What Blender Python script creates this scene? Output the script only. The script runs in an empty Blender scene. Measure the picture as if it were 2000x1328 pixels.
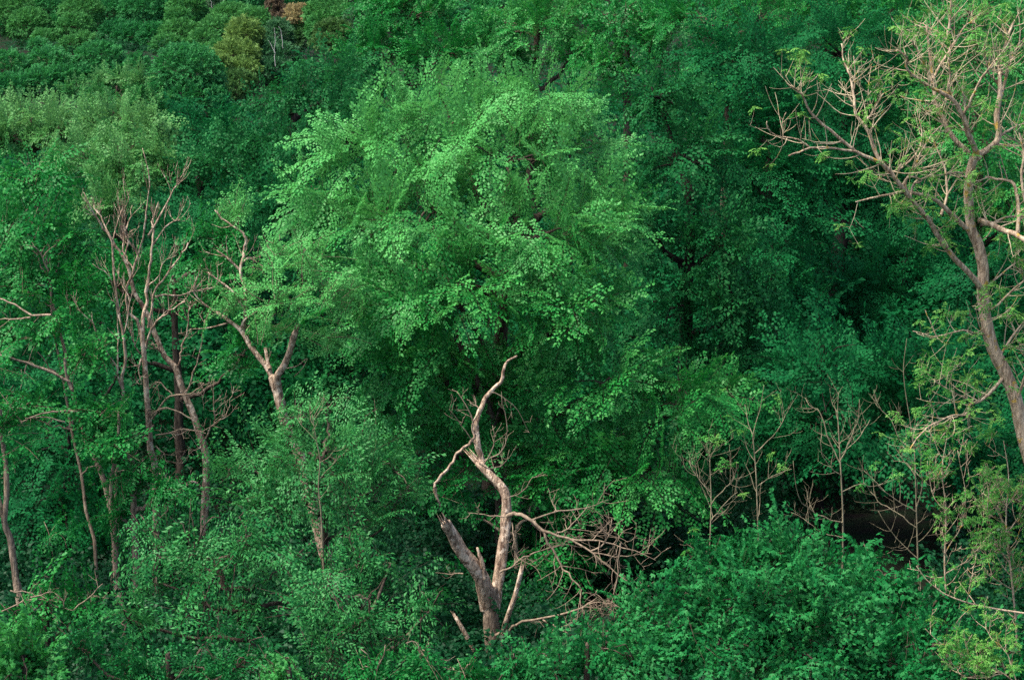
import bpy, math, random
import numpy as np
from mathutils import Vector
PI = math.pi
R = math.radians
scene = bpy.context.scene
col = scene.collection

# ------------------------------------------------------------------ camera
PITCH, CAMZ, F = R(11), 18.0, 3271.0          # F in pixels of a 2000 px wide frame
cp, sp_ = math.cos(PITCH), math.sin(PITCH)
cam = bpy.data.cameras.new("camera")
co = bpy.data.objects.new("camera", cam); col.objects.link(co)
co.location = (0, 0, CAMZ); co.rotation_euler = (PI/2 - PITCH, 0, 0)
cam.sensor_width = 36.0; cam.lens = 36.0 * F / 2000.0
cam.clip_end = 6000
scene.camera = co

def P(u, v, Y):
    """world point at distance Y seen at picture position u, v (2000 x 1328)"""
    dx, dy = (u - 1000) / F, (664 - v) / F
    t = Y / (cp + dy * sp_)
    return np.array((dx * t, Y, CAMZ + (-sp_ + dy * cp) * t))
def px(n, Y): return n * Y / F

_GY = [-400, 0, 60, 80, 110, 150, 185, 230, 300, 420, 4000]
_GZ = [-6, 0, 0, 1.6, 3.8, 7.6, 13.7, 13.9, 22.0, 30, 60]
def ground(x, y):
    x = np.asarray(x, float); y = np.asarray(y, float)
    z = np.interp(y, _GY, _GZ)
    return z + 0.25*np.sin(x*0.31+1.3)*np.sin(y*0.23) + 0.6*np.sin(x*0.043+0.4)*np.clip((y-60)/100, 0, 1)

# ------------------------------------------------------------------ materials
def nodes(name):
    m = bpy.data.materials.new(name); m.use_nodes = True
    nt = m.node_tree; nt.nodes.clear()
    return m, nt, nt.nodes.new, nt.links.new

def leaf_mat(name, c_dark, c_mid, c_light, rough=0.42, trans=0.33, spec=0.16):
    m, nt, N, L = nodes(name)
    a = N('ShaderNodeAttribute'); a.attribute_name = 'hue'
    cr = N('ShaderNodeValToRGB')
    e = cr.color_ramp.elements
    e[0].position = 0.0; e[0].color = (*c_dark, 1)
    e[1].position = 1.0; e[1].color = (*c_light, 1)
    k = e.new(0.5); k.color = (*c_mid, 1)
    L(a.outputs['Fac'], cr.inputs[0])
    p = N('ShaderNodeBsdfPrincipled')
    p.inputs['Roughness'].default_value = rough
    p.inputs['Specular IOR Level'].default_value = spec
    L(cr.outputs[0], p.inputs['Base Color'])
    t = N('ShaderNodeBsdfTranslucent')
    h = N('ShaderNodeHueSaturation'); h.inputs['Hue'].default_value = 0.49; h.inputs['Value'].default_value = 1.1
    L(cr.outputs[0], h.inputs['Color']); L(h.outputs[0], t.inputs['Color'])
    mx = N('ShaderNodeMixShader'); mx.inputs[0].default_value = trans
    L(p.outputs[0], mx.inputs[1]); L(t.outputs[0], mx.inputs[2])
    o = N('ShaderNodeOutputMaterial'); L(mx.outputs[0], o.inputs[0])
    return m

def bark_mat(name, c1, c2, c3=None, spots=0.0, scale=7.0, bump=0.5, rough=0.85):
    m, nt, N, L = nodes(name)
    tc = N('ShaderNodeTexCoord'); mp = N('ShaderNodeMapping'); mp.inputs['Scale'].default_value = (1, 1, 0.22)
    L(tc.outputs['Object'], mp.inputs[0])
    n = N('ShaderNodeTexNoise'); n.inputs['Scale'].default_value = scale*1.6; n.inputs['Detail'].default_value = 8; n.inputs['Roughness'].default_value = 0.65
    L(mp.outputs[0], n.inputs['Vector'])
    cr = N('ShaderNodeValToRGB'); e = cr.color_ramp.elements
    e[0].position = 0.40; e[0].color = (*c1, 1); e[1].position = 0.60; e[1].color = (*c2, 1)
    L(n.outputs[0], cr.inputs[0])
    out = cr.outputs[0]
    if c3:
        n2 = N('ShaderNodeTexNoise'); n2.inputs['Scale'].default_value = 5.0; n2.inputs['Detail'].default_value = 5
        L(tc.outputs['Object'], n2.inputs['Vector'])
        r2 = N('ShaderNodeValToRGB'); r2.color_ramp.elements[0].position = 0.62 - spots*0.3; r2.color_ramp.elements[1].position = 0.68 - spots*0.3
        L(n2.outputs[0], r2.inputs[0])
        mx = N('ShaderNodeMix'); mx.data_type = 'RGBA'
        L(r2.outputs[0], mx.inputs[0]); L(out, mx.inputs[6]); mx.inputs[7].default_value = (*c3, 1)
        out = mx.outputs[2]
    p = N('ShaderNodeBsdfPrincipled'); p.inputs['Roughness'].default_value = rough; p.inputs['Specular IOR Level'].default_value = 0.1
    L(out, p.inputs['Base Color'])
    w = N('ShaderNodeTexNoise'); w.inputs['Scale'].default_value = scale*3.5; w.inputs['Detail'].default_value = 6
    L(mp.outputs[0], w.inputs['Vector'])
    b = N('ShaderNodeBump'); b.inputs['Strength'].default_value = bump; b.inputs['Distance'].default_value = 0.06
    L(w.outputs[0], b.inputs['Height']); L(b.outputs[0], p.inputs['Normal'])
    o = N('ShaderNodeOutputMaterial'); L(p.outputs[0], o.inputs[0])
    return m

LM = {
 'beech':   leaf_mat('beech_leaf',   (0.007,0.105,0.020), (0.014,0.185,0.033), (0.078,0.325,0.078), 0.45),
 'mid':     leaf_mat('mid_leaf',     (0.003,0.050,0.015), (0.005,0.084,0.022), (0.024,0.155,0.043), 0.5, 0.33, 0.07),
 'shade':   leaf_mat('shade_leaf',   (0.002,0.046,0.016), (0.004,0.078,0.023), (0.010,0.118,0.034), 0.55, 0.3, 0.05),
 'maple':   leaf_mat('maple_leaf',   (0.005,0.092,0.023), (0.010,0.148,0.037), (0.032,0.210,0.056), 0.5, 0.33, 0.1),
 'fresh':   leaf_mat('fresh_leaf',   (0.006,0.115,0.022), (0.012,0.175,0.033), (0.045,0.245,0.052), 0.48),
 'narrow':  leaf_mat('narrow_leaf',  (0.006,0.088,0.022), (0.013,0.150,0.036), (0.058,0.255,0.070), 0.45),
 'ash':     leaf_mat('ash_leaf',     (0.024,0.170,0.024), (0.055,0.240,0.036), (0.140,0.330,0.062), 0.48),
 'pale':    leaf_mat('pale_leaf',    (0.012,0.120,0.026), (0.032,0.190,0.042), (0.105,0.290,0.082), 0.48),
 'far':     leaf_mat('far_leaf',     (0.010,0.115,0.031), (0.018,0.160,0.043), (0.034,0.205,0.056), 0.6),
 'far_mid': leaf_mat('far_mid_leaf', (0.016,0.120,0.026), (0.028,0.165,0.036), (0.052,0.215,0.050), 0.6),
 'yellow':  leaf_mat('yellow_leaf',  (0.052,0.138,0.030), (0.088,0.188,0.040), (0.125,0.232,0.054), 0.6),
 'olive':   leaf_mat('olive_leaf',   (0.020,0.075,0.020), (0.032,0.105,0.026), (0.050,0.132,0.032), 0.6),
 'bronze':  leaf_mat('bronze_leaf',  (0.040,0.030,0.018), (0.062,0.045,0.026), (0.085,0.062,0.036), 0.6),
 'tan':     leaf_mat('tan_leaf',     (0.140,0.130,0.048), (0.210,0.180,0.074), (0.270,0.220,0.095), 0.6),
 'birch':   leaf_mat('birch_leaf',   (0.012,0.080,0.028), (0.022,0.108,0.040), (0.048,0.140,0.056), 0.6),
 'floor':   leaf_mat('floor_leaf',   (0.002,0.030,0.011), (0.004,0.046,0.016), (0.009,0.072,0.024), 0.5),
}
BM = {
 'dead':  bark_mat('dead_wood',   (0.13,0.080,0.056), (0.46,0.335,0.24), (0.55,0.43,0.33), 0.25, 7.0, 1.0),
 'grey':  bark_mat('grey_bark',   (0.115,0.082,0.060), (0.30,0.225,0.165), (0.30,0.22,0.16), 0.1, 7.0, 0.6),
 'twig':  bark_mat('dry_twig',    (0.12,0.088,0.062), (0.26,0.195,0.14), None, 0, 9.0, 0.2),
 'ash':   bark_mat('ash_bark',    (0.20,0.135,0.09), (0.50,0.385,0.27), (0.38,0.25,0.06), 0.06, 8.0, 0.7),
 'ashtwig': bark_mat('ash_twig', (0.26,0.205,0.13), (0.46,0.38,0.26), (0.34,0.24,0.08), 0.05, 9.0, 0.2),
 'dark':  bark_mat('dark_bark',   (0.010,0.008,0.007), (0.030,0.024,0.020), None, 0, 7.0, 0.5),
 'brown': bark_mat('brown_bark',  (0.035,0.026,0.020), (0.10,0.075,0.057), None, 0, 7.0, 0.5),
 'sap':   bark_mat('sapling_bark',(0.12,0.102,0.065), (0.26,0.215,0.14), None, 0, 9.0, 0.2),
 'birch': bark_mat('birch_bark',  (0.20,0.20,0.18), (0.44,0.43,0.40), None, 0, 4.0, 0.2),
}

# ------------------------------------------------------------------ mesh building
def norm(v):
    v = np.asarray(v, float)
    return v / (np.linalg.norm(v, axis=-1, keepdims=True) + 1e-12)

class Wood:
    """collects tapered tubes; each drawn limb with its own shoots is one piece"""
    def __init__(s): s.pc = [[]]; s.cur = 0; s.seg = {}; s.refs = []
    def start(s, path):
        if s.pc[-1]: s.pc.append([])
        s.cur = len(s.pc)-1; s.seg[id(path)] = s.cur; s.refs.append(path)
    @property
    def v(s): return [x[0] for p in s.pc for x in p]
    def tube(s, pts, rad, sides=6, cap=True, rough=0.0, rng=None):
        pts = np.asarray(pts, float); n = len(pts)
        rad = np.asarray(rad, float) * np.ones(n)
        tan = np.gradient(pts, axis=0); tan = norm(tan)
        ref = np.array((0.31, 0.77, 0.21))
        if abs(np.dot(norm(ref), tan[0])) > 0.9: ref = np.array((1., 0, 0))
        a = norm(np.cross(tan, ref)); b = np.cross(tan, a)
        th = np.arange(sides) * 2*PI/sides
        rr = rad[:, None] * np.ones((n, sides))
        if rough and rng is not None:
            k = rng.normal(size=(n, sides)); k = (k + np.roll(k, 1, 0))*0.6
            rr = rr * (1 + rough*rng.normal(size=(1, sides))*0.8 + rough*k)
        v = (pts[:, None, :] + rr[..., None]*(np.cos(th)[None, :, None]*a[:, None, :] + np.sin(th)[None, :, None]*b[:, None, :])).reshape(-1, 3)
        i = np.arange(n-1)[:, None]*sides; j = np.arange(sides)[None, :]; j2 = (j+1) % sides
        q = np.stack((i+j, i+j2, i+sides+j2, i+sides+j), -1).reshape(-1, 4); t = np.zeros((0, 3), int)
        if cap:
            v = np.vstack((v, pts[-1] + tan[-1]*rad[-1]*0.6)); base = (n-1)*sides
            t = np.stack((base+np.arange(sides), base+(np.arange(sides)+1) % sides, np.full(sides, n*sides)), -1)
        s.pc[s.cur].append((v, q, t))
    def merged(s, pieces):
        o = 0; V, Q, T = [], [], []
        for v, q, t in pieces: V.append(v); Q.append(q+o); T.append(t+o); o += len(v)
        return np.concatenate(V), np.concatenate(Q), np.concatenate(T)
    def build(s, name, mat, parent=None):
        out = []
        sets = [[x for p in s.pc for x in p]] if name in ('trunk', 'hanging_limb') else [p for p in s.pc if p]
        for i, pieces in enumerate(sets):
            v, q, t = s.merged(pieces)
            me = bpy.data.meshes.new(name); fill(me, v, [(q, 4), (t, 3)])
            me.polygons.foreach_set('use_smooth', np.ones(len(me.polygons), bool))
            me.materials.append(mat)
            out.append(link(name, me, parent[i % len(parent)] if isinstance(parent, list) else parent))
        return out

def fill(me, v, groups):
    me.vertices.add(len(v)); me.vertices.foreach_set('co', np.ascontiguousarray(v, np.float32).ravel())
    li = np.concatenate([g.ravel() for g, k in groups]); 
    starts = []; o = 0
    for g, k in groups:
        starts.append(o + np.arange(len(g))*k); o += len(g)*k
    st = np.concatenate(starts)
    me.loops.add(len(li)); me.loops.foreach_set('vertex_index', li.astype(np.int32))
    me.polygons.add(len(st)); me.polygons.foreach_set('loop_start', st.astype(np.int32))
    me.update(calc_edges=True)

def link(name, data, parent=None):
    o = bpy.data.objects.new(name, data); col.objects.link(o)
    if parent is not None:
        o.parent = parent
        m = parent.matrix_basis if parent.parent is None else parent.parent.matrix_basis @ parent.matrix_parent_inverse @ parent.matrix_basis
        o.matrix_parent_inverse = m.inverted()
    return o

def thing(name, label, cat, loc, group=None):
    o = bpy.data.objects.new(name, None); col.objects.link(o)
    o.location = loc; o.empty_display_size = 0.5
    o['label'] = label; o['category'] = cat
    if group: o['group'] = group
    return o

def smooth_path(pts, sub=5, wob=0.0, rng=None):
    """Catmull-Rom through pts with a little wobble"""
    p = np.asarray(pts, float)
    if len(p) == 2: p = np.array((p[0], (p[0]*2+p[1])/3, (p[0]+2*p[1])/3, p[1]))
    q = np.vstack((2*p[0]-p[1], p, 2*p[-1]-p[-2]))
    out = []
    for i in range(1, len(q)-2):
        for k in range(sub):
            t = k/sub
            out.append(0.5*((2*q[i]) + (-q[i-1]+q[i+1])*t + (2*q[i-1]-5*q[i]+4*q[i+1]-q[i+2])*t*t + (-q[i-1]+3*q[i]-3*q[i+1]+q[i+2])*t**3))
    out.append(p[-1]); out = np.array(out)
    if wob and rng is not None:
        n = rng.normal(size=out.shape)*wob; n[0] = 0
        out = out + n
    return out

# ------------------------------------------------------------------ leaves
def leaf_quad(b, d, n, l, w, fold=0.18):
    """diamond leaf: base, side, tip, side, folded along its midrib"""
    s = np.cross(n, d); s = s/np.linalg.norm(s)
    up = np.cross(d, s)
    m = b + d*l*0.45
    return (b, m + s*w/2 + up*w*fold, b + d*l - up*l*0.10, m - s*w/2 + up*w*fold)

def make_bough(kind, seed):
    """local bough: x forward, z up; returns leaves (n,4,3), hue (n), stem pts, twig list"""
    g = np.random.default_rng(seed); L = []; H = []; twigs = []
    up = np.array((0, 0, 1.))
    K = dict(
      beech =dict(len=2.0, nt=19, tl=0.62, sp=0.058, ll=0.118, lw=0.074, dr=0.16, td=0.15, ang=48, tilt=0.22, pd=0.20),
      open  =dict(len=1.7, nt=16, tl=0.58, sp=0.066, ll=0.125, lw=0.082, dr=0.12, td=0.22, ang=50, tilt=0.36, pd=0.35),
      shoot =dict(len=1.7, nt=18, tl=0.42, sp=0.058, ll=0.112, lw=0.072, dr=-0.10, td=-0.25, ang=36, tilt=0.5, pd=0.05),
      narrow=dict(len=1.6, nt=17, tl=0.56, sp=0.052, ll=0.130, lw=0.056, dr=0.22, td=0.30, ang=50, tilt=0.22, pd=0.55),
      maple =dict(len=1.6, nt=12, tl=0.50, sp=0.100, ll=0.140, lw=0.070, dr=0.10, td=0.05, ang=50, tilt=0.9, pd=0.55),
      far   =dict(len=1.7, nt=10, tl=0.70, sp=0.17, ll=0.26, lw=0.19, dr=0.10, td=0.10, ang=50, tilt=0.9, pd=0.35),
      tuft  =dict(len=0.75, nt=6, tl=0.36, sp=0.12, ll=0.19, lw=0.15, dr=0.10, td=0.10, ang=50, tilt=0.4, pd=0.25),
    )[kind]
    ln = K['len']*g.uniform(0.85, 1.15)
    wig = g.normal(0, 0.05, 3)
    def axis(t):
        return np.array((t*ln, math.sin(t*3.0+wig[0]*20)*0.06*ln, -K['dr']*ln*t*t + 0.05*ln*math.sin(t*2.5)))
    ts = np.linspace(0, 1, 7); stem = np.array([axis(t) for t in ts])
    def leaves_on(p0, d, tl, base_hue):
        d = d/np.linalg.norm(d); n = max(3, int(tl/K['sp'])); pts = [p0]
        for i in range(n):
            f = (i+0.6)/n
            dd = norm(d + up*(-K['td']*f*1.4) + g.normal(0, 0.07, 3))
            p = pts[-1] + dd*tl/n; pts.append(p)
            sgn = 1 if i % 2 else -1
            side = norm(np.cross(up, dd)+1e-6)
            nrm = norm(up + side*g.normal(0, K['tilt']*0.6) + dd*g.normal(0, K['tilt']*0.5) )
            hv = base_hue + g.normal(0, 0.14) + 0.18*f
            l = K['ll']*g.uniform(0.7, 1.2); w = K['lw']*g.uniform(0.8, 1.15)
            if kind == 'maple':
                for sg in (-1, 1):
                    pd = norm(dd*0.5 + side*sg*g.uniform(0.6, 1.1) + up*g.uniform(-0.1, 0.4))
                    b = p + pd*g.uniform(0.05, 0.12)
                    ld = norm(pd*0.8 - up*g.uniform(0.3, 1.0)); nr = norm(up*0.8 + pd*0.6 + g.normal(0, 0.25, 3))
                    nr = norm(nr - ld*np.dot(nr, ld)); sd = np.cross(nr, ld)
                    hv2 = hv + g.normal(0, 0.1)
                    for a, sc in ((0, 1.0), (0.85, 0.85), (-0.85, 0.85)):
                        dl = norm(ld*math.cos(a) + sd*math.sin(a) - nr*0.12)
                        L.append(leaf_quad(b, dl, nr, l*sc, w*sc)); H.append(hv2)
                continue
            both = (1, -1) if i == n-1 else (sgn,)
            for sg in both:
                ld = norm(dd*g.uniform(0.5, 0.9) + side*sg*g.uniform(0.6, 1.0) - up*K['pd']*g.uniform(0.3, 1.5))
                nr = norm(nrm - ld*np.dot(nrm, ld))
                L.append(leaf_quad(p, ld, nr, l, w)); H.append(hv)
        twigs.append(np.array(pts))
    bh = 0.42
    for i in range(K['nt']):
        t = 0.12 + 0.86*(i+g.uniform(0, 0.6))/K['nt']
        p = axis(t); dirx = norm(axis(min(1, t+0.05)) - axis(t-0.05))
        sg = 1 if i % 2 else -1
        side = np.array((0, 1., 0))*sg
        a = R(K['ang'] + g.normal(0, 9))
        d = dirx*math.cos(a) + side*math.sin(a) + up*(g.normal(0, 0.16*K['tilt']+0.05) + (0.35 if kind == 'shoot' else 0.05))
        tl = K['tl']*(1.08 - 0.62*t)*g.uniform(0.75, 1.2)
        leaves_on(p, d, tl, bh + g.normal(0, 0.08) + 0.1*t)
    leaves_on(axis(1.0), norm(axis(1.0)-axis(0.9)), K['tl']*0.6, bh+0.12)
    return dict(leaf=np.array(L), hue=np.array(H), stem=stem, twigs=twigs, len=ln)

def make_rosette(seed, ll=0.30, nl=6):
    """tuft of pinnate ash leaves opening from one twig tip"""
    g = np.random.default_rng(seed); L = []; H = []
    up = np.array((0, 0, 1.))
    for k in range(nl):
        a = 2*PI*k/nl + g.normal(0, 0.3)
        d = norm(np.array((math.cos(a), math.sin(a), g.uniform(-0.4, 1.3))))
        n = 4; p = np.zeros(3); l0 = ll*g.uniform(0.6, 1.1); hv = 0.5 + g.normal(0, 0.2)
        for i in range(n):
            dd = norm(d - up*0.28*i); p = p + dd*l0/n
            side = norm(np.cross(up, dd)+1e-6); nr = norm(up + g.normal(0, 0.3, 3))
            for sg in (1, -1):
                ld = norm(dd*0.6 + side*sg - up*0.3 + g.normal(0, 0.1, 3)); n2 = norm(nr - ld*np.dot(nr, ld))
                L.append(leaf_quad(p, ld, n2, ll*0.36*g.uniform(0.7, 1.1), ll*0.15)); H.append(hv+g.normal(0, 0.1))
        ld = norm(dd); n2 = norm(nr - ld*np.dot(nr, ld)); L.append(leaf_quad(p, ld, n2, ll*0.4, ll*0.16)); H.append(hv)
    return dict(leaf=np.array(L), hue=np.array(H), stem=None, twigs=[], len=ll)

BOUGH = {k: [make_bough(k, 100*i + 7) for i in range(1, 7)] for k in ('beech', 'open', 'shoot', 'narrow', 'maple', 'far', 'tuft')}
BOUGH['rosette'] = [make_rosette(50+i) for i in range(6)]

class Leaves:
    def __init__(s): s.v = []; s.h = []; s.w = Wood()
    def put(s, kind, org, fwd, scale, g, hue=0.0, upv=None, stems=0.012, lsc=1.0):
        """org, fwd (n,3), scale (n,), hue (n,)"""
        org = np.atleast_2d(org); fwd = norm(np.atleast_2d(fwd)); n = len(org)
        scale = np.ones(n)*scale; hue = np.ones(n)*hue
        u0 = np.array((0, 0, 1.)) + g.normal(0, 0.22, (n, 3)) if upv is None else upv
        near = np.abs(np.sum(fwd*np.array((0, 0, 1.)), 1)) > 0.92
        u0 = np.where(near[:, None], u0 + g.normal(0, 1, (n, 3))*np.array((1, 1, 0)), u0)
        side = norm(np.cross(u0, fwd)); up = np.cross(fwd, side)
        M = np.stack((fwd, side, up), -1)               # columns
        pick = g.integers(0, len(BOUGH[kind]), n); flip = np.where(g.random(n) < 0.5, -1.0, 1.0)
        for k, T in enumerate(BOUGH[kind]):
            ids = np.nonzero(pick == k)[0]
            if not len(ids): continue
            Mk = M[ids].copy(); Mk[:, :, 1] *= flip[ids][:, None]; Mk *= scale[ids][:, None, None]
            A = np.einsum('nij,lkj->nlki', Mk, T['leaf'] if lsc == 1.0 else rescale(T['leaf'], lsc)) + org[ids][:, None, None, :]
            s.v.append(A.reshape(-1, 4, 3)); s.h.append((T['hue'][None, :] + hue[ids][:, None]).ravel())
            if T['stem'] is not None and stems:
                for q, i in enumerate(ids):
                    pts = T['stem'] @ Mk[q].T + org[i]
                    s.w.tube(pts[::2], np.linspace(stems, stems*0.3, len(pts[::2])), 3, cap=False)
    def build(s, name, mat, parent, bark=None):
        v = np.concatenate(s.v); n = len(v); h = np.concatenate(s.h)
        g = [(np.arange(n*4).reshape(-1, 4), 4)]; vv = v.reshape(-1, 3); nw = 0
        if bark is not None and s.w.v:
            wv, q, tq = s.w.merged([x for p in s.w.pc for x in p]); q = q + n*4
            vv = np.vstack((vv, wv)); g.append((q, 4)); nw = len(q)
        me = bpy.data.meshes.new(name); fill(me, vv, g)
        at = me.attributes.new('hue', 'FLOAT', 'FACE')
        at.data.foreach_set('value', np.concatenate((np.clip(h, 0, 1), np.zeros(nw))).astype(np.float32))
        me.materials.append(mat)
        if nw:
            me.materials.append(bark)
            me.polygons.foreach_set('material_index', np.concatenate((np.zeros(n, np.int32), np.ones(nw, np.int32))))
        global NLEAF; NLEAF += n
        return link(name, me, parent)
NLEAF = 0
def rescale(A, k):
    c = A[:, 0:1]; return c + (A - c)*k

# ------------------------------------------------------------------ crowns
def crown_points(lobes, dens, g, inner=0.25, back=0.6, under=0.35):
    """points and outward directions over the union of ellipsoids"""
    C = np.array([l[0] for l in lobes]); A = np.array([l[1] for l in lobes])
    PP, NN, DD = [], [], []
    for c, a in zip(C, A):
        area = 4*PI*(((a[0]*a[1])**1.6 + (a[0]*a[2])**1.6 + (a[1]*a[2])**1.6)/3)**(1/1.6)
        n = int(area*dens*1.15) + 3
        d = norm(g.normal(size=(n, 3)))
        shell = np.where(g.random(n) < inner, g.uniform(0.45, 0.8, n), g.uniform(0.88, 1.1, n))
        p = c + d*a*shell[:, None]; nn = norm(d/a)
        keep = np.ones(n, bool)
        keep &= ~((nn[:, 2] < -0.35) & (g.random(n) > under))
        keep &= ~((nn[:, 1] > 0.3) & (g.random(n) > back))
        for c2, a2 in zip(C, A):
            if c2 is c: continue
            r = np.sqrt((((p - c2)/a2)**2).sum(1)); keep &= ~((r < 0.72) & (np.abs(((c2-c)).sum()) > 1e-9))
        PP.append(p[keep]); NN.append(nn[keep]); DD.append(np.full(keep.sum(), len(DD)))
    return np.concatenate(PP), np.concatenate(NN), np.concatenate(DD)

DENS = 1.6
SP = {  # species: bough kind, leaf material, bark, density per m2, bough scale, head-up bias, droop
 'beech':  dict(k='beech',  m='beech',  b='brown', d=1.0, s=1.0,  up=0.0, top='shoot'),
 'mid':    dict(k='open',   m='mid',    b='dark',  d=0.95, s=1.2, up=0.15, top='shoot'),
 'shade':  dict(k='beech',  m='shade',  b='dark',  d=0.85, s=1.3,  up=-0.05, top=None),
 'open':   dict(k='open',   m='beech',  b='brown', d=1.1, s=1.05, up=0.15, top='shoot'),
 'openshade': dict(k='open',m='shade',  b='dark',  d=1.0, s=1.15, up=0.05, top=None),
 'fresh':  dict(k='open',   m='fresh',  b='grey',  d=1.1, s=1.0,  up=0.10, top=None),
 'pale':   dict(k='open',   m='pale',   b='brown', d=1.1, s=1.0,  up=0.25, top='shoot'),
 'narrow': dict(k='narrow', m='narrow', b='brown', d=1.7, s=1.0,  up=-0.08, top=None, under=0.08),
 'narrowfresh': dict(k='narrow', m='fresh', b='grey', d=1.6, s=1.0,  up=-0.12, top=None),
 'maple':  dict(k='maple',  m='maple',  b='brown', d=1.7, s=0.95, up=0.25, top=None),
 'maplebright': dict(k='maple', m='fresh',  b='brown', d=1.8, s=0.85, up=0.3, top=None),
}
for nm, mt, bk in (('far', 'far', 'brown'), ('farmid', 'far_mid', 'brown'), ('yellow', 'yellow', 'brown'), ('olive', 'olive', 'brown'),
                   ('bronze', 'bronze', 'dark'), ('tan', 'tan', 'dark'), ('birch', 'birch', 'birch')):
    SP[nm] = dict(k='tuft', m=mt, b=bk, d=10.0, s=0.72, up=0.15, top=None)

def lobe(u, v, Y, ru, rv, rd=None):
    a, b = px(ru, Y), px(rv, Y)
    return (P(u, v, Y), np.array((a, rd if rd else (a+b)/2, b)))

def tree(name, label, cat, species, lobes, seed, group=None, trunk=None, dens=1.0, hue=0.0, scale=1.0, base=None, r=None, lsc=1.0, inner=0.14, bark=None, toplit=0.0):
    """leafy tree: trunk with limbs and crown of boughs"""
    g = np.random.default_rng(seed); S = SP[species]
    lb = [lobe(*l) for l in lobes]
    C = np.array([c for c, a in lb]); A = np.array([a for c, a in lb])
    cx, cy = (C*A[:, :1]).sum(0)[:2]/A[:, 0].sum()
    if base is not None: cx, cy = P(base[0], base[1], base[2])[:2]
    gz = float(ground(cx, cy))
    root = thing(name, label, cat, (cx, cy, gz), group)
    top = C[:, 2].max() + 0.3
    H = top - gz
    tr = r or max(0.08, 0.018*H + 0.05)
    W = Wood(); bk = BM[bark or S['b']]
    if trunk is None:
        zc = (C[:, 2]*A[:, 0]).sum()/A[:, 0].sum(); cxx = (C[:, 0]*A[:, 0]).sum()/A[:, 0].sum(); cyy = (C[:, 1]*A[:, 0]).sum()/A[:, 0].sum()
        tp = np.array(((cx, cy, gz-0.3), (cx + 0.3*(cxx-cx), cy+0.2*(cyy-cy), gz + 0.35*(zc-gz)), (cxx, cyy, zc), (cxx, cyy, zc + 0.35*(top-zc))))
        path = smooth_path(tp, 5, 0.03*H/10, g)
        W.tube(path, np.interp(np.linspace(0, 1, len(path)), (0, 0.08, 1), (tr*1.35, tr, tr*0.2)), 9, rough=0.06, rng=g)
    else: path = trunk
    for i, (c, a) in enumerate(lb):
        t = int(np.clip(np.argmin(np.abs(path[:, 2] - (c[2] - 0.35*np.linalg.norm(c[:2]-path[len(path)//2, :2]) - a[2]*0.5))), 1, len(path)-2))
        p0 = path[t]; mid = (p0 + c)/2 + np.array((0, 0, -0.08*np.linalg.norm(c-p0)))
        if np.linalg.norm(c-p0) < 0.5: continue
        pp = smooth_path((p0, mid, c), 4, 0.05, g)
        W.tube(pp, np.linspace(tr*0.5, tr*0.16, len(pp)), 6)
    Pt, Nn, li = crown_points(lb, DENS*S['d']*dens/scale**2, g, inner=inner, under=S.get('under', 0.35))
    n = len(Pt)
    f = Nn*np.array((1, 1, 0.75)) + np.array((0, 0, S['up'])) + g.normal(0, 0.30, (n, 3))
    f[:, 2] += np.where(Nn[:, 2] > 0.55, 0.25, 0) ; f[:, 2] -= np.where(Nn[:, 2] < 0.1, 0.25, 0)
    f = norm(f)
    sc = S['s']*scale*g.uniform(0.7, 1.2, n)
    org = Pt - f*(sc*(0.5 if S['k'] == 'tuft' else 1.3))[:, None]
    # limbs to a number of the boughs
    for i in g.choice(n, min(n, 70), replace=False):
        c, a = lb[li[i]]
        pp = smooth_path((c, (c+org[i])/2 + np.array((0, 0, 0.12)), org[i] + f[i]*0.3), 2, 0.03, g)
        W.tube(pp, np.linspace(tr*0.17, 0.012, len(pp)), 4, cap=False)
    W.build('trunk', bk, root)
    Lv = Leaves()
    zc0 = C[:, 2].mean(); hv = hue + g.normal(0, 0.11, n) + toplit*np.clip((Pt[:, 2]-zc0)/(top-zc0), 0, 1) + 0.10*np.clip(Nn[:, 2], 0, 1)  # hue paler up the crown: top light painted in, plus pale leaf
    tall = (Nn[:, 2] > 0.68) & (g.random(n) < 0.55) if S['top'] else np.zeros(n, bool)
    stems = 0.007 if S['k'] != 'tuft' else 0
    for msk, kd in ((~tall, S['k']), (tall, S['top'])):
        if msk.any():
            ff = f[msk]
            if kd == 'shoot': ff = norm(ff*np.array((0.8, 0.8, 1)) + np.array((0, 0, 0.35)))
            uv = np.array((0, 0, 0.45)) + Nn[msk]*np.array((1.0, 1.0, 0.5)) + g.normal(0, 0.22, (msk.sum(), 3))
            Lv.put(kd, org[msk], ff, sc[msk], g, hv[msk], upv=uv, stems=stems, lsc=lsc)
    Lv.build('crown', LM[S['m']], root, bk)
    return root

# ------------------------------------------------------------------ drawn dead wood
def pl(txt, Y, dy=0.0, d0=0.0):
    """'u,v u,v ...' at distance Y, drifting in depth from d0 by dy"""
    q = [tuple(float(k) for k in w.split(',')) for w in txt.split()]
    n = len(q)
    return np.array([P(u, v, Y + d0 + dy*i/max(1, n-1)) for i, (u, v) in enumerate(q)])

def limb(W, txt, Y, r0, r1, g, dy=0.0, d0=0.0, sides=8, sub=3, wob=0.0, splinter=False, rough=0.10):
    p = smooth_path(pl(txt, Y, dy, d0), sub, wob, g); W.start(p)
    a, b = px(r0, Y)*0.56, px(r1, Y)*0.56
    rad = np.linspace(a, b, len(p))
    W.tube(p, rad, sides, cap=True, rough=rough, rng=g)
    if splinter:
        d = norm(p[-1]-p[-3])
        for k in range(9):
            o = g.normal(0, 1, 3); o = norm(o - d*np.dot(o, d))*b*0.6
            q = np.array((p[-3]+o, p[-1]+o*1.05, p[-1]+o*1.1+d*b*g.uniform(1.0, 5.0)))
            W.tube(q, (b*0.5, b*0.34, b*0.04), 4)
    return p, rad

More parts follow.
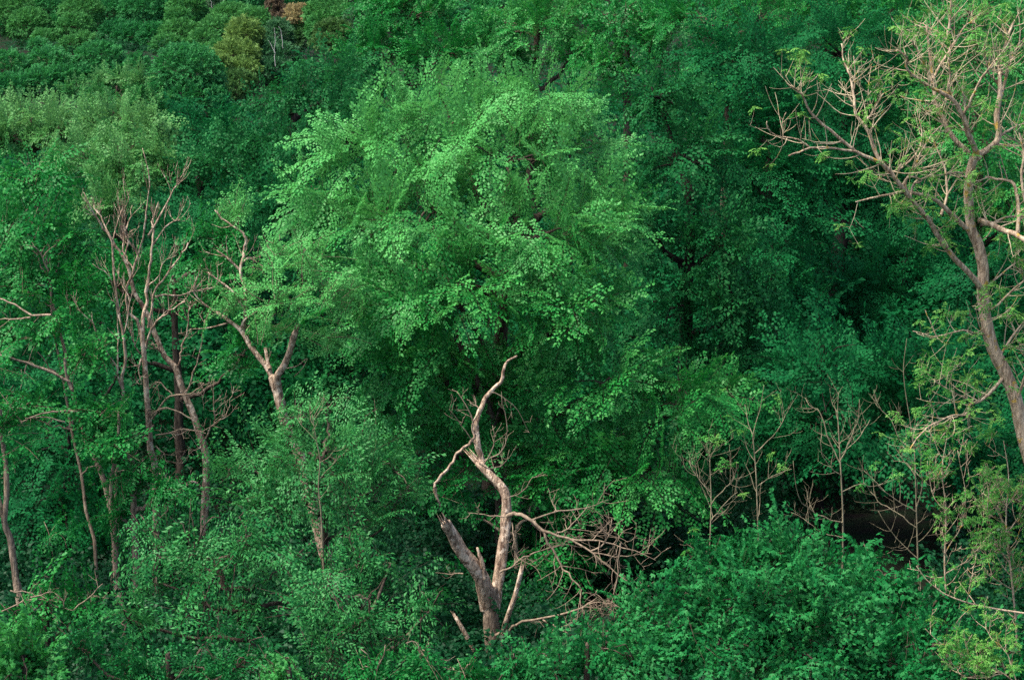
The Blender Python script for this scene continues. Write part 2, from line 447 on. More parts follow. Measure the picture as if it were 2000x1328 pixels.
def sprout(W, path, r, n, ln, g, level, up=0.25, t0=0.2, tips=None, spread=0.9, sides=4, wig=0.12, rmin=0.004, t1=1.0, flat=None):
    """side shoots along a path, then side shoots on those"""
    r = np.ones(len(path))*r
    if id(path) in W.seg: W.cur = W.seg[id(path)]
    for i in range(n):
        t = g.uniform(t0, t1); k = t*(len(path)-1); a = int(min(k, len(path)-2)); f = k-a
        p = path[a]*(1-f) + path[a+1]*f; rr = r[a]*(1-f) + r[a+1]*f
        d = norm(path[a+1]-path[a]); o = g.normal(0, 1, 3)
        if flat is not None: o = o*np.array(flat)
        o = norm(o - d*np.dot(o, d))
        dr = norm(d*(1-spread*0.5) + o*spread + np.array((0, 0, up*0.6)))
        L = ln*g.uniform(0.5, 1.25)*(1.1-0.4*t); m = 6; pts = [p]
        for j in range(m):
            dr = norm(dr + np.array((0, 0, up*0.35)) + g.normal(0, wig, 3)); pts.append(pts[-1] + dr*L/m)
        pts = np.array(pts); r0 = max(rmin*1.4, min(rr*0.6, L*0.013+rmin)); rad = np.linspace(r0, rmin, len(pts))
        W.tube(pts, rad, sides, cap=False)
        if tips is not None: tips.append((pts[-1], norm(pts[-1]-pts[-2]), level))
        if level > 0: sprout(W, pts, rad, max(2, int(n*0.3)) if level > 1 else g.integers(1, 4), ln*0.55, g, level-1, up, 0.25, tips, spread, 3, wig, rmin, 1.0, flat)

def foot(u, v, Y):
    p = P(u, v, Y); return (p[0], p[1], float(ground(p[0], p[1])))
def drop(path):
    """carry a trunk down from its lowest drawn point into the ground"""
    a = path[0]; d = norm(path[0]-path[2]); g0 = float(ground(a[0], a[1])) - 0.4
    if a[2] <= g0: return path
    k = (a[2]-g0)/max(0.5, -d[2]); e = a + np.array((d[0]*0.5, d[1]*0.5, d[2]))*k; e[2] = g0
    return np.vstack((e, (e+a)/2, path))
def trunk_tube(W, txt, Y, r0, r1, g, dy=0.0, sides=12, rough=0.07, wob=0.0):
    p = smooth_path(pl(txt, Y, dy), 5, wob, g); n0 = len(p); q = drop(p)
    rad = np.linspace(px(r0, Y), px(r1, Y), n0)*0.53
    if len(q) > n0: rad = np.concatenate(((rad[0]*1.25, rad[0]*1.1), rad))
    W.tube(q, rad, sides, rough=rough, rng=g)
    return q, rad

# ------------------------------------------------------------------ light
world = bpy.data.worlds.new("World"); scene.world = world; world.use_nodes = True
wn = world.node_tree; bg = wn.nodes['Background']
sky = wn.nodes.new('ShaderNodeTexSky'); sky.sky_type = 'NISHITA'; sky.sun_disc = False
SUN_EL, SUN_AZ = R(61), R(-112)        # azimuth from +Y towards +X
sky.sun_elevation = SUN_EL; sky.sun_rotation = SUN_AZ; sky.air_density = 1.0; sky.dust_density = 2.5
wn.links.new(sky.outputs[0], bg.inputs[0]); bg.inputs[1].default_value = 0.095
sl = bpy.data.lights.new("sun", 'SUN'); so = bpy.data.objects.new("sun", sl); col.objects.link(so)
sl.energy = 2.8; sl.angle = R(22); sl.color = (1.0, 0.94, 0.82)
sd = Vector((math.sin(SUN_AZ)*math.cos(SUN_EL), math.cos(SUN_AZ)*math.cos(SUN_EL), math.sin(SUN_EL)))
so.rotation_euler = sd.to_track_quat('Z', 'Y').to_euler(); so.location = (-40, -20, 80)
scene.view_settings.view_transform = 'Standard'; scene.view_settings.look = 'None'
scene.view_settings.exposure = EXPOSURE = 1.7
scene.cycles.max_bounces = 6; scene.cycles.diffuse_bounces = 4; scene.cycles.transmission_bounces = 4; scene.cycles.glossy_bounces = 1
scene.cycles.use_denoising = False; scene.cycles.denoiser = 'OPENIMAGEDENOISE'
scene.cycles.sample_clamp_indirect = 4.0

# ------------------------------------------------------------------ terrain
def terrain():
    ys = np.concatenate((np.arange(-60, 320, 2.5), np.geomspace(322, 3500, 26)))
    xs = np.concatenate((-np.geomspace(2500, 150, 16), np.arange(-145, 146, 2.9), np.geomspace(150, 2500, 16)))
    X, Y = np.meshgrid(xs, ys); Z = ground(X, Y)
    v = np.stack((X, Y, Z), -1).reshape(-1, 3); nx, ny = len(xs), len(ys)
    i = np.arange(ny-1)[:, None]*nx + np.arange(nx-1)[None, :]
    f = np.stack((i, i+1, i+nx+1, i+nx), -1).reshape(-1, 4)
    me = bpy.data.meshes.new('ground'); fill(me, v, [(f, 4)]); me.polygons.foreach_set('use_smooth', np.ones(len(f), bool))
    m, nt, N, L = nodes('forest_floor')
    tc = N('ShaderNodeTexCoord'); n = N('ShaderNodeTexNoise'); n.inputs['Scale'].default_value = 1.1; n.inputs['Detail'].default_value = 9
    L(tc.outputs['Object'], n.inputs['Vector'])
    cr = N('ShaderNodeValToRGB'); e = cr.color_ramp.elements
    e[0].position = .35; e[0].color = (0.014, 0.011, 0.010, 1); e[1].position = .65; e[1].color = (0.010, 0.020, 0.009, 1)
    L(n.outputs[0], cr.inputs[0])
    p = N('ShaderNodeBsdfPrincipled'); p.inputs['Roughness'].default_value = 0.95; p.inputs['Specular IOR Level'].default_value = 0.05; L(cr.outputs[0], p.inputs['Base Color'])
    b = N('ShaderNodeBump'); b.inputs['Distance'].default_value = 0.1; L(n.outputs[0], b.inputs['Height']); L(b.outputs[0], p.inputs['Normal'])
    o = N('ShaderNodeOutputMaterial'); L(p.outputs[0], o.inputs[0]); me.materials.append(m)
    o = link('ground', me); o['kind'] = 'structure'
terrain()

def path_strip():
    """strip of short grass and bare earth crossing the far slope"""
    m, nt, N, L = nodes('grass_track')
    tc = N('ShaderNodeTexCoord'); n = N('ShaderNodeTexNoise'); n.inputs['Scale'].default_value = 0.5; n.inputs['Detail'].default_value = 8
    L(tc.outputs['Object'], n.inputs['Vector'])
    cr = N('ShaderNodeValToRGB'); e = cr.color_ramp.elements
    e[0].position = .40; e[0].color = (0.025, 0.060, 0.020, 1); e[1].position = .62; e[1].color = (0.070, 0.055, 0.034, 1)
    L(n.outputs[0], cr.inputs[0]); p = N('ShaderNodeBsdfPrincipled'); p.inputs['Roughness'].default_value = 0.95; p.inputs['Specular IOR Level'].default_value = 0.05; L(cr.outputs[0], p.inputs['Base Color'])
    o = N('ShaderNodeOutputMaterial'); L(p.outputs[0], o.inputs[0])
    xs = np.linspace(-75, -50, 30); rows = []
    for k in range(5): rows.append(np.stack((xs, 184.5 + k*2.4 - (xs+75)*0.12, ground(xs, 184.5 + k*2.4 - (xs+75)*0.12) + 0.08), -1))
    v = np.concatenate(rows); i = np.arange(4)[:, None]*30 + np.arange(29)[None, :]
    f = np.stack((i, i+1, i+31, i+30), -1).reshape(-1, 4)
    me = bpy.data.meshes.new('path'); fill(me, v, [(f, 4)]); me.materials.append(m); o = link('path', me); o['kind'] = 'structure'
path_strip()

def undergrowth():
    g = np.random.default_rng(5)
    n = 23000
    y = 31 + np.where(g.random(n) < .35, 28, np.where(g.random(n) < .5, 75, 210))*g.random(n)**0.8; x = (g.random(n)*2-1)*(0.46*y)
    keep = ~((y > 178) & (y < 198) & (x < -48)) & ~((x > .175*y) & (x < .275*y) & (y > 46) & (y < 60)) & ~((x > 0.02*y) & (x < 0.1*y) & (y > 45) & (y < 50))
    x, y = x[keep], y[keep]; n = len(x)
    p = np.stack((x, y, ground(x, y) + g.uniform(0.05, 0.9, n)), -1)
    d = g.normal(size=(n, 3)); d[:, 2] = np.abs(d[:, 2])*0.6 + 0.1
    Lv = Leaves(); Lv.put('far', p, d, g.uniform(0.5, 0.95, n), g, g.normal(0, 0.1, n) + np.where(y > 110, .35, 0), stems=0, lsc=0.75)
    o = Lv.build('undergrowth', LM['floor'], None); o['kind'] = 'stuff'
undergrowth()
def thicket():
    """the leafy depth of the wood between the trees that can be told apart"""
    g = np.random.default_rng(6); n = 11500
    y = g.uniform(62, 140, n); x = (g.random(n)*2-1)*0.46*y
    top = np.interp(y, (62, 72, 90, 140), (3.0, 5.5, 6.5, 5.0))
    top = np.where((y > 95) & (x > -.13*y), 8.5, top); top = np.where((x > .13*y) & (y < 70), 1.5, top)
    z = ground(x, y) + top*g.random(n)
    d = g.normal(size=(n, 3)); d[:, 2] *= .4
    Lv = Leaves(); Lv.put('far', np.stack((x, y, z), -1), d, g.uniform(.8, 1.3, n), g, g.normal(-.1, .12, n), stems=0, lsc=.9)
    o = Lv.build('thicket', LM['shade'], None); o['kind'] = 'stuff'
thicket()

# ------------------------------------------------------------------ the great beech in the middle
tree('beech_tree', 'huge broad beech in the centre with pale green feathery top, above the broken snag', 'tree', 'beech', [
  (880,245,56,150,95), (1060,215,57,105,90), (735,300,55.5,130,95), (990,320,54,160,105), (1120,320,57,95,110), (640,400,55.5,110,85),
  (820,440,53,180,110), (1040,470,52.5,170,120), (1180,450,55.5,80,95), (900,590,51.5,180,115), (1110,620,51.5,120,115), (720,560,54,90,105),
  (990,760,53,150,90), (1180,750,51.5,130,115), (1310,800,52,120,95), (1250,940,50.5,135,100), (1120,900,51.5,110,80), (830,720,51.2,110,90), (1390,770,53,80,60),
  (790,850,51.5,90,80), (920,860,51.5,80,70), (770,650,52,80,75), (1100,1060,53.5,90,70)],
  11, base=(960,1000,57), r=0.36, dens=1.0, hue=-0.02, inner=0.12, toplit=0.62, lsc=1.06)

# beeches standing to its right and behind
tree('beech_tree', 'dark beech pressed against the right flank of the huge central beech', 'tree', 'mid', [
  (1290,200,63,95,90), (1330,330,62,110,110), (1270,450,61,90,90), (1400,480,61,95,100), (1330,600,60.5,110,90), (1440,600,60.5,80,80), (1400,700,60.5,90,60)],
  12, base=(1330,900,63), hue=0.1, dens=0.85, r=0.35)
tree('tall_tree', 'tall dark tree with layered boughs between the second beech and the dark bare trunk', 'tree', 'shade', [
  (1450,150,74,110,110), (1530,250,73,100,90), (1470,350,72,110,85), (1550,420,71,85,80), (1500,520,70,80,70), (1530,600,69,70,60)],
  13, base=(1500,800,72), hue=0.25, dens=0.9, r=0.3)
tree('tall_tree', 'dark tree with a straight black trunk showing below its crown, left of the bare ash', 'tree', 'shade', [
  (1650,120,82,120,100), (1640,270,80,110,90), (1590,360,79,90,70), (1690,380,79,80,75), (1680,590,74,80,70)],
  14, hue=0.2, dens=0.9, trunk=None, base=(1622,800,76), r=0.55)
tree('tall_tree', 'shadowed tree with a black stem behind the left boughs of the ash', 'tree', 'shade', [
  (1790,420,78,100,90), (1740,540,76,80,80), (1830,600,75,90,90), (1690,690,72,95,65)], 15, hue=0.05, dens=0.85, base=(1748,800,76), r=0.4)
tree('tall_tree', 'bright leafy tree filling the upper right corner behind the ash twigs', 'tree', 'open', [
  (1900,30,80,110,70), (1970,130,79,90,90), (1850,170,80,100,80), (1930,280,78,110,90), (1800,280,81,80,80), (1980,420,77,90,90)], 16, hue=-0.02, base=(1920,800,79), r=0.35)
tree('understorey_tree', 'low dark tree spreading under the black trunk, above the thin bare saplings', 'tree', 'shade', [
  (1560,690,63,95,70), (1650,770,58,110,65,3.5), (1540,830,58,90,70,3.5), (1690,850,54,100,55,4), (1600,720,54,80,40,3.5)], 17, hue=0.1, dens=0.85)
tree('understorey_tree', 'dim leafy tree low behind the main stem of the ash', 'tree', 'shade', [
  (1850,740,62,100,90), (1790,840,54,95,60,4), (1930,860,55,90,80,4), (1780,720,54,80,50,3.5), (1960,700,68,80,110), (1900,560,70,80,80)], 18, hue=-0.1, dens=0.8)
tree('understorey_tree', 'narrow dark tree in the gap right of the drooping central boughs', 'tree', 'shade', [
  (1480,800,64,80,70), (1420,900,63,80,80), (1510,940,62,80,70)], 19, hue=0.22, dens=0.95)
tree('understorey_tree', 'leafy half-grown tree behind the broken snag filling the space under the central beech', 'tree', 'fresh', [
  (1060,960,50.5,100,75), (1090,1100,50,90,80), (1030,1180,49,80,70), (880,960,50.5,60,70), (900,1150,50,60,60)], 20, hue=-0.25, dens=0.8)

# the row at the top, beyond the beech
tree('hillside_tree', 'dark bushy tree above the left shoulder of the central beech, at the top edge', 'tree', 'open', [
  (800,40,98,90,70), (740,120,96,80,70), (860,110,95,90,60), (760,10,99,70,50)], 21, hue=-0.28, lsc=1.15)
tree('hillside_tree', 'lit tree with fresh leaf tips rising just over the top of the central beech', 'tree', 'open', [
  (1020,60,96,95,65), (1090,30,97,90,60), (960,110,95,75,50), (1120,110,95,65,50)], 22, hue=0.0, lsc=1.15, group=None)
tree('hillside_tree', 'tree with several dark slanting stems showing, top edge right of the beech top', 'tree', 'open', [
  (1220,40,93,80,60), (1190,130,92,60,50), (1270,110,92,70,60)], 23, hue=-0.2, dens=0.75, lsc=1.15)
tree('hillside_tree', 'wide dark tree with pale leaf edges at the top edge, left of the ash', 'tree', 'beech', [
  (1380,50,90,100,70), (1480,40,90,100,60), (1410,160,87,80,60)], 24, hue=-0.22, lsc=1.15)
tree('hillside_tree', 'deep green tree at the top edge above the tip of the long ash bough', 'tree', 'open', [
  (1620,20,95,110,60), (1740,30,94,100,60), (1700,110,92,80,60)], 25, hue=-0.25, lsc=1.15)

# ------------------------------------------------------------------ trees on the left
tree('layered_tree', 'wide tree with flat layered boughs sloping down left from behind the central beech', 'tree', 'mid', [
  (660,150,76,75,55), (570,210,74,80,55), (680,250,72,70,75), (590,310,70,80,70), (500,290,72,70,50), (430,330,73,80,60), (520,390,69,80,60), (640,200,75,80,60)],
  31, hue=0.12, base=(600,700,73), r=0.3)
tree('layered_tree', 'bluish green tree in the dip between the two dead crowns and the layered boughs', 'tree', 'shade', [
  (400,270,79,70,50), (370,350,76,70,60), (420,430,72,75,60), (350,480,70,60,60)], 32, hue=0.3, dens=0.95)
tree('yellowish_tree', 'yellow green tree with upright tips, in front of the round far crowns at left', 'tree', 'pale', [
  (60,235,86,75,45), (20,270,84,60,50), (120,260,84,50,45)], 33, hue=0.15, lsc=1.1, dens=1.6, toplit=.3)
tree('yellowish_tree', 'broad yellow green tree right behind the grey dead twigs on the left', 'tree', 'pale', [
  (210,240,80,65,50), (280,260,78,60,50), (170,310,77,70,50), (260,330,75,75,55), (310,310,76,60,50), (200,400,73,70,55)], 34, hue=0.1, lsc=1.05, dens=1.6, toplit=.3)
tree('maple_tree', 'leafy tree at the left edge with a forked grey trunk bare near its foot', 'tree', 'fresh', [
  (75,350,52,75,60), (50,450,50.5,85,70), (120,470,51,75,70), (40,560,49.5,80,65), (130,590,49.5,75,65), (60,660,49,80,50), (165,700,48.5,55,60), (40,800,48.5,60,45), (190,800,48,60,55), (220,870,47.5,55,50)],
  35, hue=-0.08, dens=1.05, base=(200,1100,48), r=0.06, bark='grey')
tree('understorey_tree', 'dark leafy tree filling the gap behind the twin dead trunks', 'tree', 'open', [
  (230,560,62,80,75), (330,560,63,80,70), (430,560,62,70,60), (180,640,61,60,70), (470,700,60,60,70), (430,470,64,60,55)], 36, hue=-0.3, dens=0.85)
tree('understorey_tree', 'mid green tree between the forked dead tree and the central beech', 'tree', 'mid', [
  (640,640,58,80,70), (700,700,57,80,75), (620,760,57,80,60), (720,820,56,80,70), (640,480,61,70,60), (560,400,64,70,50)], 37, hue=-0.05, dens=0.9)
tree('understorey_tree', 'shadowed leafy tree low behind the twin dead trunks', 'tree', 'shade', [
  (90,900,55,80,60), (100,1000,53,90,60), (190,960,53,60,60), (60,780,57,80,60), (250,700,58,60,60), (180,1060,51,60,50)], 38, hue=0.15, dens=0.9)
tree('leafy_tree', 'small leafy tree with drooping leaves at the feet of the twin dead trunks', 'tree', 'narrowfresh', [
  (270,930,47.5,65,45), (320,960,47,55,40), (230,1000,47.5,40,40), (200,830,48,45,35)], 39, hue=-0.25, dens=0.8)

# ------------------------------------------------------------------ feathery trees in the lower left foreground
tree('feathery_tree', 'large grey green feathery tree with drooping layers left of the broken snag', 'tree', 'narrow', [
  (640,800,46.0,90,36), (560,850,45.5,90,32), (700,860,45.0,90,40), (470,900,45.0,80,36), (620,930,44.0,110,43), (770,920,45.0,70,43), (500,980,44.0,90,36), (690,1000,44.0,100,43), (770,1010,45.5,60,40), (800,950,46.0,55,25), (600,985,43.6,70,40), (570,920,44,60,35)],
  41, base=(628,1110,45.5), r=0.12, hue=0.12, toplit=.4, dens=.9, lsc=.78, scale=1.15)
tree('feathery_tree', 'feathery tree below the large feathery one, dark hollows under its arching boughs', 'tree', 'narrow', [
  (480,1060,39,90,32), (380,1080,39.5,80,32), (300,1130,39,80,32), (560,1110,39.5,70,29), (400,1170,38.5,100,32), (250,1210,38.5,80,29), (700,1100,40,80,36), (300,1040,40.5,60,29), (480,1180,39,60,29)],
  42, base=(560,1250,39.5), hue=0.08, r=0.14, dens=.9, lsc=.78, scale=1.15)
tree('feathery_tree', 'feathery tree whose weeping boughs reach the foot of the broken snag', 'tree', 'narrow', [
  (640,1150,37.5,80,29), (580,1190,37.5,70,29), (720,1210,37,80,36), (760,1110,40,80,36), (840,1195,39.5,50,29), (775,1240,37.5,75,32), (660,1260,37,80,29)],
  43, base=(655,1330,38), hue=0.12, r=0.14, dens=.9, lsc=.78, scale=1.15)
tree('shrub', 'dense dark shrub along the bottom edge under the feathery trees', 'shrub', 'narrow', [
  (480,1290,35.5,90,40), (380,1300,36,90,40), (250,1310,35.5,90,45), (150,1270,36,60,50)], 44, hue=-0.3, lsc=0.9)
tree('shrub', 'dark shrub with a few bare twigs below the left edge trunk', 'shrub', 'open', [
  (90,1170,40,80,50), (30,1210,39.5,60,50), (160,1190,40,50,50)], 45, hue=-0.3, dens=0.9, lsc=0.85)
tree('maple_bush', 'vivid bright green bush in the bottom left corner', 'bush', 'maplebright', [
  (40,1270,33.5,55,45), (20,1320,33,60,40), (80,1310,33.5,45,40), (60,1240,33.8,30,22)], 46, hue=0.25)
tree('shrub', 'small pale leaved shrub peeping over the bottom edge', 'shrub', 'maplebright', [
  (540,1325,33,28,24), (590,1328,33,28,22)], 47, hue=0.45, lsc=0.75)
tree('shrub', 'shrub on the bottom edge around the foot of the broken snag', 'shrub', 'narrowfresh', [
  (830,1310,36.5,70,45), (900,1330,36.5,70,45), (730,1320,36,60,40)], 48, hue=-0.3, dens=0.9)

# ------------------------------------------------------------------ maple thicket bottom right
tree('maple_bush', 'big broad leaved maple bush in the bottom right foreground', 'bush', 'maple', [
  (1500,1080,38,90,60), (1420,1110,37.5,80,55), (1590,1110,37.5,80,55), (1340,1180,37,80,60), (1480,1180,36.5,100,70), (1620,1200,36.5,80,60), (1420,1270,36,100,60), (1560,1280,36,100,60), (1660,1160,37.5,50,50), (1310,1260,36.5,80,50)],
  51, hue=0.0, base=(1480,1328,38), dens=1.4, lsc=.78)
tree('maple_bush', 'lower maple bush with lighter leaves between the snag and the big maple bush', 'bush', 'maple', [
  (1240,1200,37.5,45,50), (1180,1270,37,70,45), (1080,1300,36.5,80,45), (1000,1320,36.5,60,40), (1240,1300,36,80,40)], 52, hue=0.1, dens=1.4, lsc=.78)
tree('maple_bush', 'dark maple bush on the bottom edge under the pale ash sprays', 'bush', 'maple', [
  (1700,1270,36.5,80,55), (1790,1230,37.5,60,50), (1800,1310,36,90,45), (1890,1260,37,70,55), (1960,1300,36.5,70,50)], 53, hue=-0.15, dens=1.4, lsc=.78)
tree('maple_bush', 'sprig topped maple bush beside the black hollow', 'bush', 'maple', [
  (1730,1150,40,60,45), (1690,1090,41,40,30), (1830,1170,40,50,35)], 54, hue=-0.05, dens=0.6)

# ------------------------------------------------------------------ the broken snag
g = np.random.default_rng(77); Y = 44.0
rt = thing('dead_tree', 'broken barkless snag with splintered limbs, standing below the central beech', 'dead tree', foot(961,1300,Y))
W = Wood(); trunk_tube(W, '961,1297 960,1213 955,1170 952,1150', Y, 31, 36, g, sides=14); W.build('trunk', BM['grey'], rt)
W = Wood(); limb(W, '953,1185 947,1150 931,1115 902,1078 880,1040 870,1022', Y, 30, 16, g, dy=-1.0, sides=12, splinter=True)
limb(W, '946,1130 943,1105 937,1085 932,1069', Y, 11, 4, g, d0=-0.4, splinter=False); W.build('limb', BM['dead'], rt)
W = Wood()
p, r = limb(W, '964,1195 969,1160 976,1115 984,1059 989,1013 988,971 977,947 955,926 934,903', Y, 22, 15, g, dy=1.0, sides=12, splinter=True); 
p2, r2 = limb(W, '945,915 938,890 930,846 933,815 947,783 959,764 979,745 984,718 993,704 1009,696', Y, 13, 3.5, g, d0=1.0, dy=0.8, sides=9, wob=0.01)
limb(W, '926,850 922,835 926,820 936,805', Y, 4, 3, g, d0=1.1)
W.build('limb', BM['dead'], rt)
W = Wood(); limb(W, '928,848 915,868 891,885 885,902 867,922 853,940 849,953', Y, 5, 5, g, d0=1.0, dy=-0.4, wob=0.015)
limb(W, '849,953 851,965 858,982', Y, 8, 4, g, d0=0.6, splinter=True); W.build('hanging_limb', BM['dead'], rt)
W = Wood(); limb(W, '968,1290 979,1258 985,1225 993,1200 1007,1160 1019,1110', Y, 12, 8, g, d0=-0.3, dy=-0.6, sides=9, splinter=True); W.build('limb', BM['dead'], rt)
W = Wood(); limb(W, '930,1290 915,1250 900,1222 890,1205', Y, 9, 7, g, d0=-0.5, splinter=True); W.build('limb', BM['dead'], rt)
W = Wood()
LB = []
for t, a, b, d0, dy in (('990,1008 1010,1003 1035,1012 1059,1034 1108,1052 1154,1076 1192,1108 1245,1153', 8, 1.6, .3, -1.5), ('1108,1052 1168,1056 1217,1069 1280,1094', 4, 1.2, -.4, -1),
    ('1059,1034 1070,1059 1094,1101 1110,1122 1136,1150', 5, 2.2, 0, -.8), ('1087,1040 1110,1032 1133,1006 1150,985', 3.5, 1.2, -.2, .5), ('1040,1015 1090,1000 1150,990 1190,975', 3.5, 1.2, 0, 1.0),
    ('1154,1076 1180,1062 1190,1040 1195,1010', 3, 1.1, -.9, .3), ('1035,1083 1060,1072 1100,1064 1120,1050', 3, 1.2, 0.2, .3), ('975,1118 1000,1105 1035,1083', 3.5, 2.5, 0, 0.2), ('1160,1080 1200,1085 1240,1082 1275,1080', 2.5, 1, -.7, -.6)):
    p, r = limb(W, t, Y, a, b, g, d0=d0, dy=dy, wob=0.02); LB.append((p, r))
for p, r in LB: sprout(W, p, r, 8, 1.0, g, 1, up=0.05, spread=1.0, wig=0.16, rmin=0.005)
W.build('branch', BM['twig'], rt)
W = Wood(); LB = []
for t, a, b, d0, dy in (('968,1240 996,1229 1021,1213 1087,1202 1140,1185 1163,1170 1166,1155', 6, 2, -.4, -1.3), ('1140,1185 1165,1176 1196,1174 1230,1160', 3, 1.2, -1.4, -.5), ('1060,1210 1090,1225 1135,1255 1170,1290', 3, 1.3, -1, -.8),
    ('1212,1060 1208,1100 1203,1150 1195,1180 1189,1212', 3, 1.6, -1.5, 0), ('1136,1150 1134,1170 1140,1200 1152,1230', 2.5, 1.3, -1, -.3)):
    p, r = limb(W, t, Y, a, b, g, d0=d0, dy=dy, wob=0.02); LB.append((p, r))
for p, r in LB: sprout(W, p, r, 9, 0.8, g, 1, up=-0.05, spread=1.0, wig=0.18, rmin=0.005)
W.build('branch', BM['twig'], rt)
W = Wood()
for t, a, b in (('945,900 975,885 987,865 989,825 979,766', 3, 1), ('936,905 960,915 985,905 995,880', 2.5, 1), ('930,840 915,800 890,765', 2.5, .9), ('940,800 925,790 912,780', 2.5, 1), ('958,766 980,775 1010,800 1035,850', 2.2, .8),
    ('985,1010 945,1005 915,1000', 2.5, 1), ('930,870 900,830 880,800', 2, .8), ('984,975 1020,960 1040,930', 2, .8), ('945,905 965,870 962,830', 2.5, 1), ('978,1055 1003,1070 1010,1085', 2.5, 1), ('905,1120 880,1120 850,1118', 3, 1), ('1000,1020 1003,1050 1002,1075',2.5,1.5)):
    p, r = limb(W, t, Y, a, b, g, d0=0.3, dy=g.uniform(-.5, .5), wob=0.012); sprout(W, p, r, 4, 0.45, g, 1, up=0.2, rmin=0.0045)
W.build('twigs', BM['twig'], rt)

# ------------------------------------------------------------------ forked dead tree, half clothed with leaves
g = np.random.default_rng(78); Y = 50.0
rt = thing('dead_tree', 'forked tree with two thick pale sawn limbs, leaves clinging to its left crown', 'dead tree', foot(590,1000,Y))
W = Wood(); trunk_tube(W, '585,890 573,865 556,822 546,780 537,750 532,735', Y, 21, 17, g, sides=12); W.build('trunk', BM['dead'], rt)
W = Wood(); limb(W, '545,770 541,738 556,712 567,682 573,662 577,649', Y, 14, 10, g, dy=-.8, sides=10, splinter=True); W.build('limb', BM['dead'], rt)
W = Wood(); LB = [limb(W, '538,765 530,735 518,713 490,678 472,647 451,629 425,611', Y, 13, 6, g, dy=.8, sides=10, splinter=True)]
limb(W, '527,722 522,705 518,680', Y, 8, 6, g, dy=.6); limb(W, '470,645 478,625 504,607', Y, 5, 2, g, d0=.5)
W.build('limb', BM['dead'], rt)
W = Wood(); LB += [limb(W, '474,650 480,610 479,563 469,528 476,500 479,480 479,461 460,445 434,428 420,410', Y, 7, 2.5, g, d0=.6, dy=.4, wob=.012), limb(W, '470,530 448,507 435,498 424,490', Y, 5, 3, g, d0=.9), limb(W, '472,515 486,503 500,510', Y, 3.5, 2, g, d0=.9),
    limb(W, '480,610 458,573 430,550 406,532', Y, 5, 2, g, d0=.6), limb(W, '451,629 410,640 371,643', Y, 3.5, 1.5, g, d0=.8), limb(W, '430,615 400,595 378,570 385,540', Y, 4, 1.5, g, d0=.9)]
for p, r in LB: sprout(W, p, r, 5, 0.8, g, 1, up=0.3, rmin=0.005)
limb(W, '556,720 580,715 600,700 590,720 575,735', Y, 2, 1, g)
W.build('branch', BM['dead'], rt)
Lv = Leaves(); lbs = [lobe(*q) for q in ((560,565,48.9,80,55), (620,575,49.2,75,55), (530,640,49.6,50,30), (600,510,49.3,55,45), (450,590,50.6,40,30), (680,600,49.8,50,45), (650,660,49.6,50,45), (550,490,50,35,25), (460,420,51.5,35,25))]
Pt, Nn, li = crown_points(lbs, 3.2, g); f = norm(Nn + np.array((0, 0, .1)) + g.normal(0, .35, Nn.shape)); n = len(Pt)
Lv.put('open', Pt - f*.8, f, g.uniform(.5, .85, n), g, g.normal(0.75, .12, n), upv=Nn*.8 + np.array((0, 0, .5)) + g.normal(0, .3, Nn.shape), lsc=.9); Lv.build('crown', LM['beech'], rt, BM['twig'])

# ------------------------------------------------------------------ twin dead trees on the left
g = np.random.default_rng(79); Y = 50.0
rt = thing('dead_tree', 'bare dead tree with straight trunk and many upright grey branches, left of the leaning one', 'dead tree', foot(305,1060,Y))
W = Wood(); trunk_tube(W, '305,1017 306,960 302,905 294,874 290,815 285,745 280,675 276,640', Y, 14, 9, g, sides=10); W.build('trunk', BM['dead'], rt)
W = Wood(); LB = []
for t, a, b, d0, dy in (('277,650 268,625 252,612 247,587 250,559 259,535 266,507 278,475 284,440 288,400 292,343 280,290', 7, 1.5, 0, -.8), ('279,650 282,610 287,584 290,535 297,493 300,450 297,434 310,395', 7, 1.8, 0, .8),
   ('290,640 296,605 304,566 325,538 346,510 360,488 367,475', 5, 2, .2, .8), ('303,580 350,575 385,568 423,561', 3.5, 1.5, .3, 1), ('285,680 295,645 315,622 332,608 361,587', 4.5, 2.5, 0, -.7),
   ('290,460 329,390 345,362 360,338', 3.5, 1.2, -.5, -.4), ('270,500 252,470 242,440 243,411 255,385', 3.5, 1.2, -.3, -.6), ('262,530 246,500 240,470 252,433 258,400', 3, 1.2, -.3, .5), ('298,480 315,455 340,432 352,430', 3, 1.2, .5, .5),
   ('288,560 310,540 318,515 340,500', 2.5, 1, .3, -.5), ('272,690 262,670 255,645', 3, 1.5, 0, -.4), ('276,700 270,720 275,750', 3, 1.5, 0, -.3)):
    p, r = limb(W, t, Y, a, b, g, d0=d0, dy=dy, wob=0.02); LB.append((p, r))
for p, r in LB: sprout(W, p, r, 6, 0.9, g, 1, up=0.6, spread=.6, rmin=0.005)
W.build('branch', BM['dead'], rt)
W = Wood(); LB = []
for t, a, b, d0, dy in (('297,818 325,780 345,771 367,770 385,762 399,749', 3.5, 2, -.2, -1), ('304,850 332,846 360,838 402,846', 3, 2, 0, -.5), ('300,830 285,850 265,885', 3, 1.5, 0, -.5), ('304,870 318,885 328,905', 2.5, 1, -.3, -.3), ('374,818 343,801 315,797 295,815', 3, 2, -.5, 0), ('336,770 320,755 305,745 312,770',2.5,1.2,-.5,0)):
    p, r = limb(W, t, Y, a, b, g, d0=d0, dy=dy, wob=0.015); LB.append((p, r))
for p, r in LB: sprout(W, p, r, 5, 0.6, g, 1, up=0.0, rmin=0.005)
W.build('branch', BM['twig'], rt)

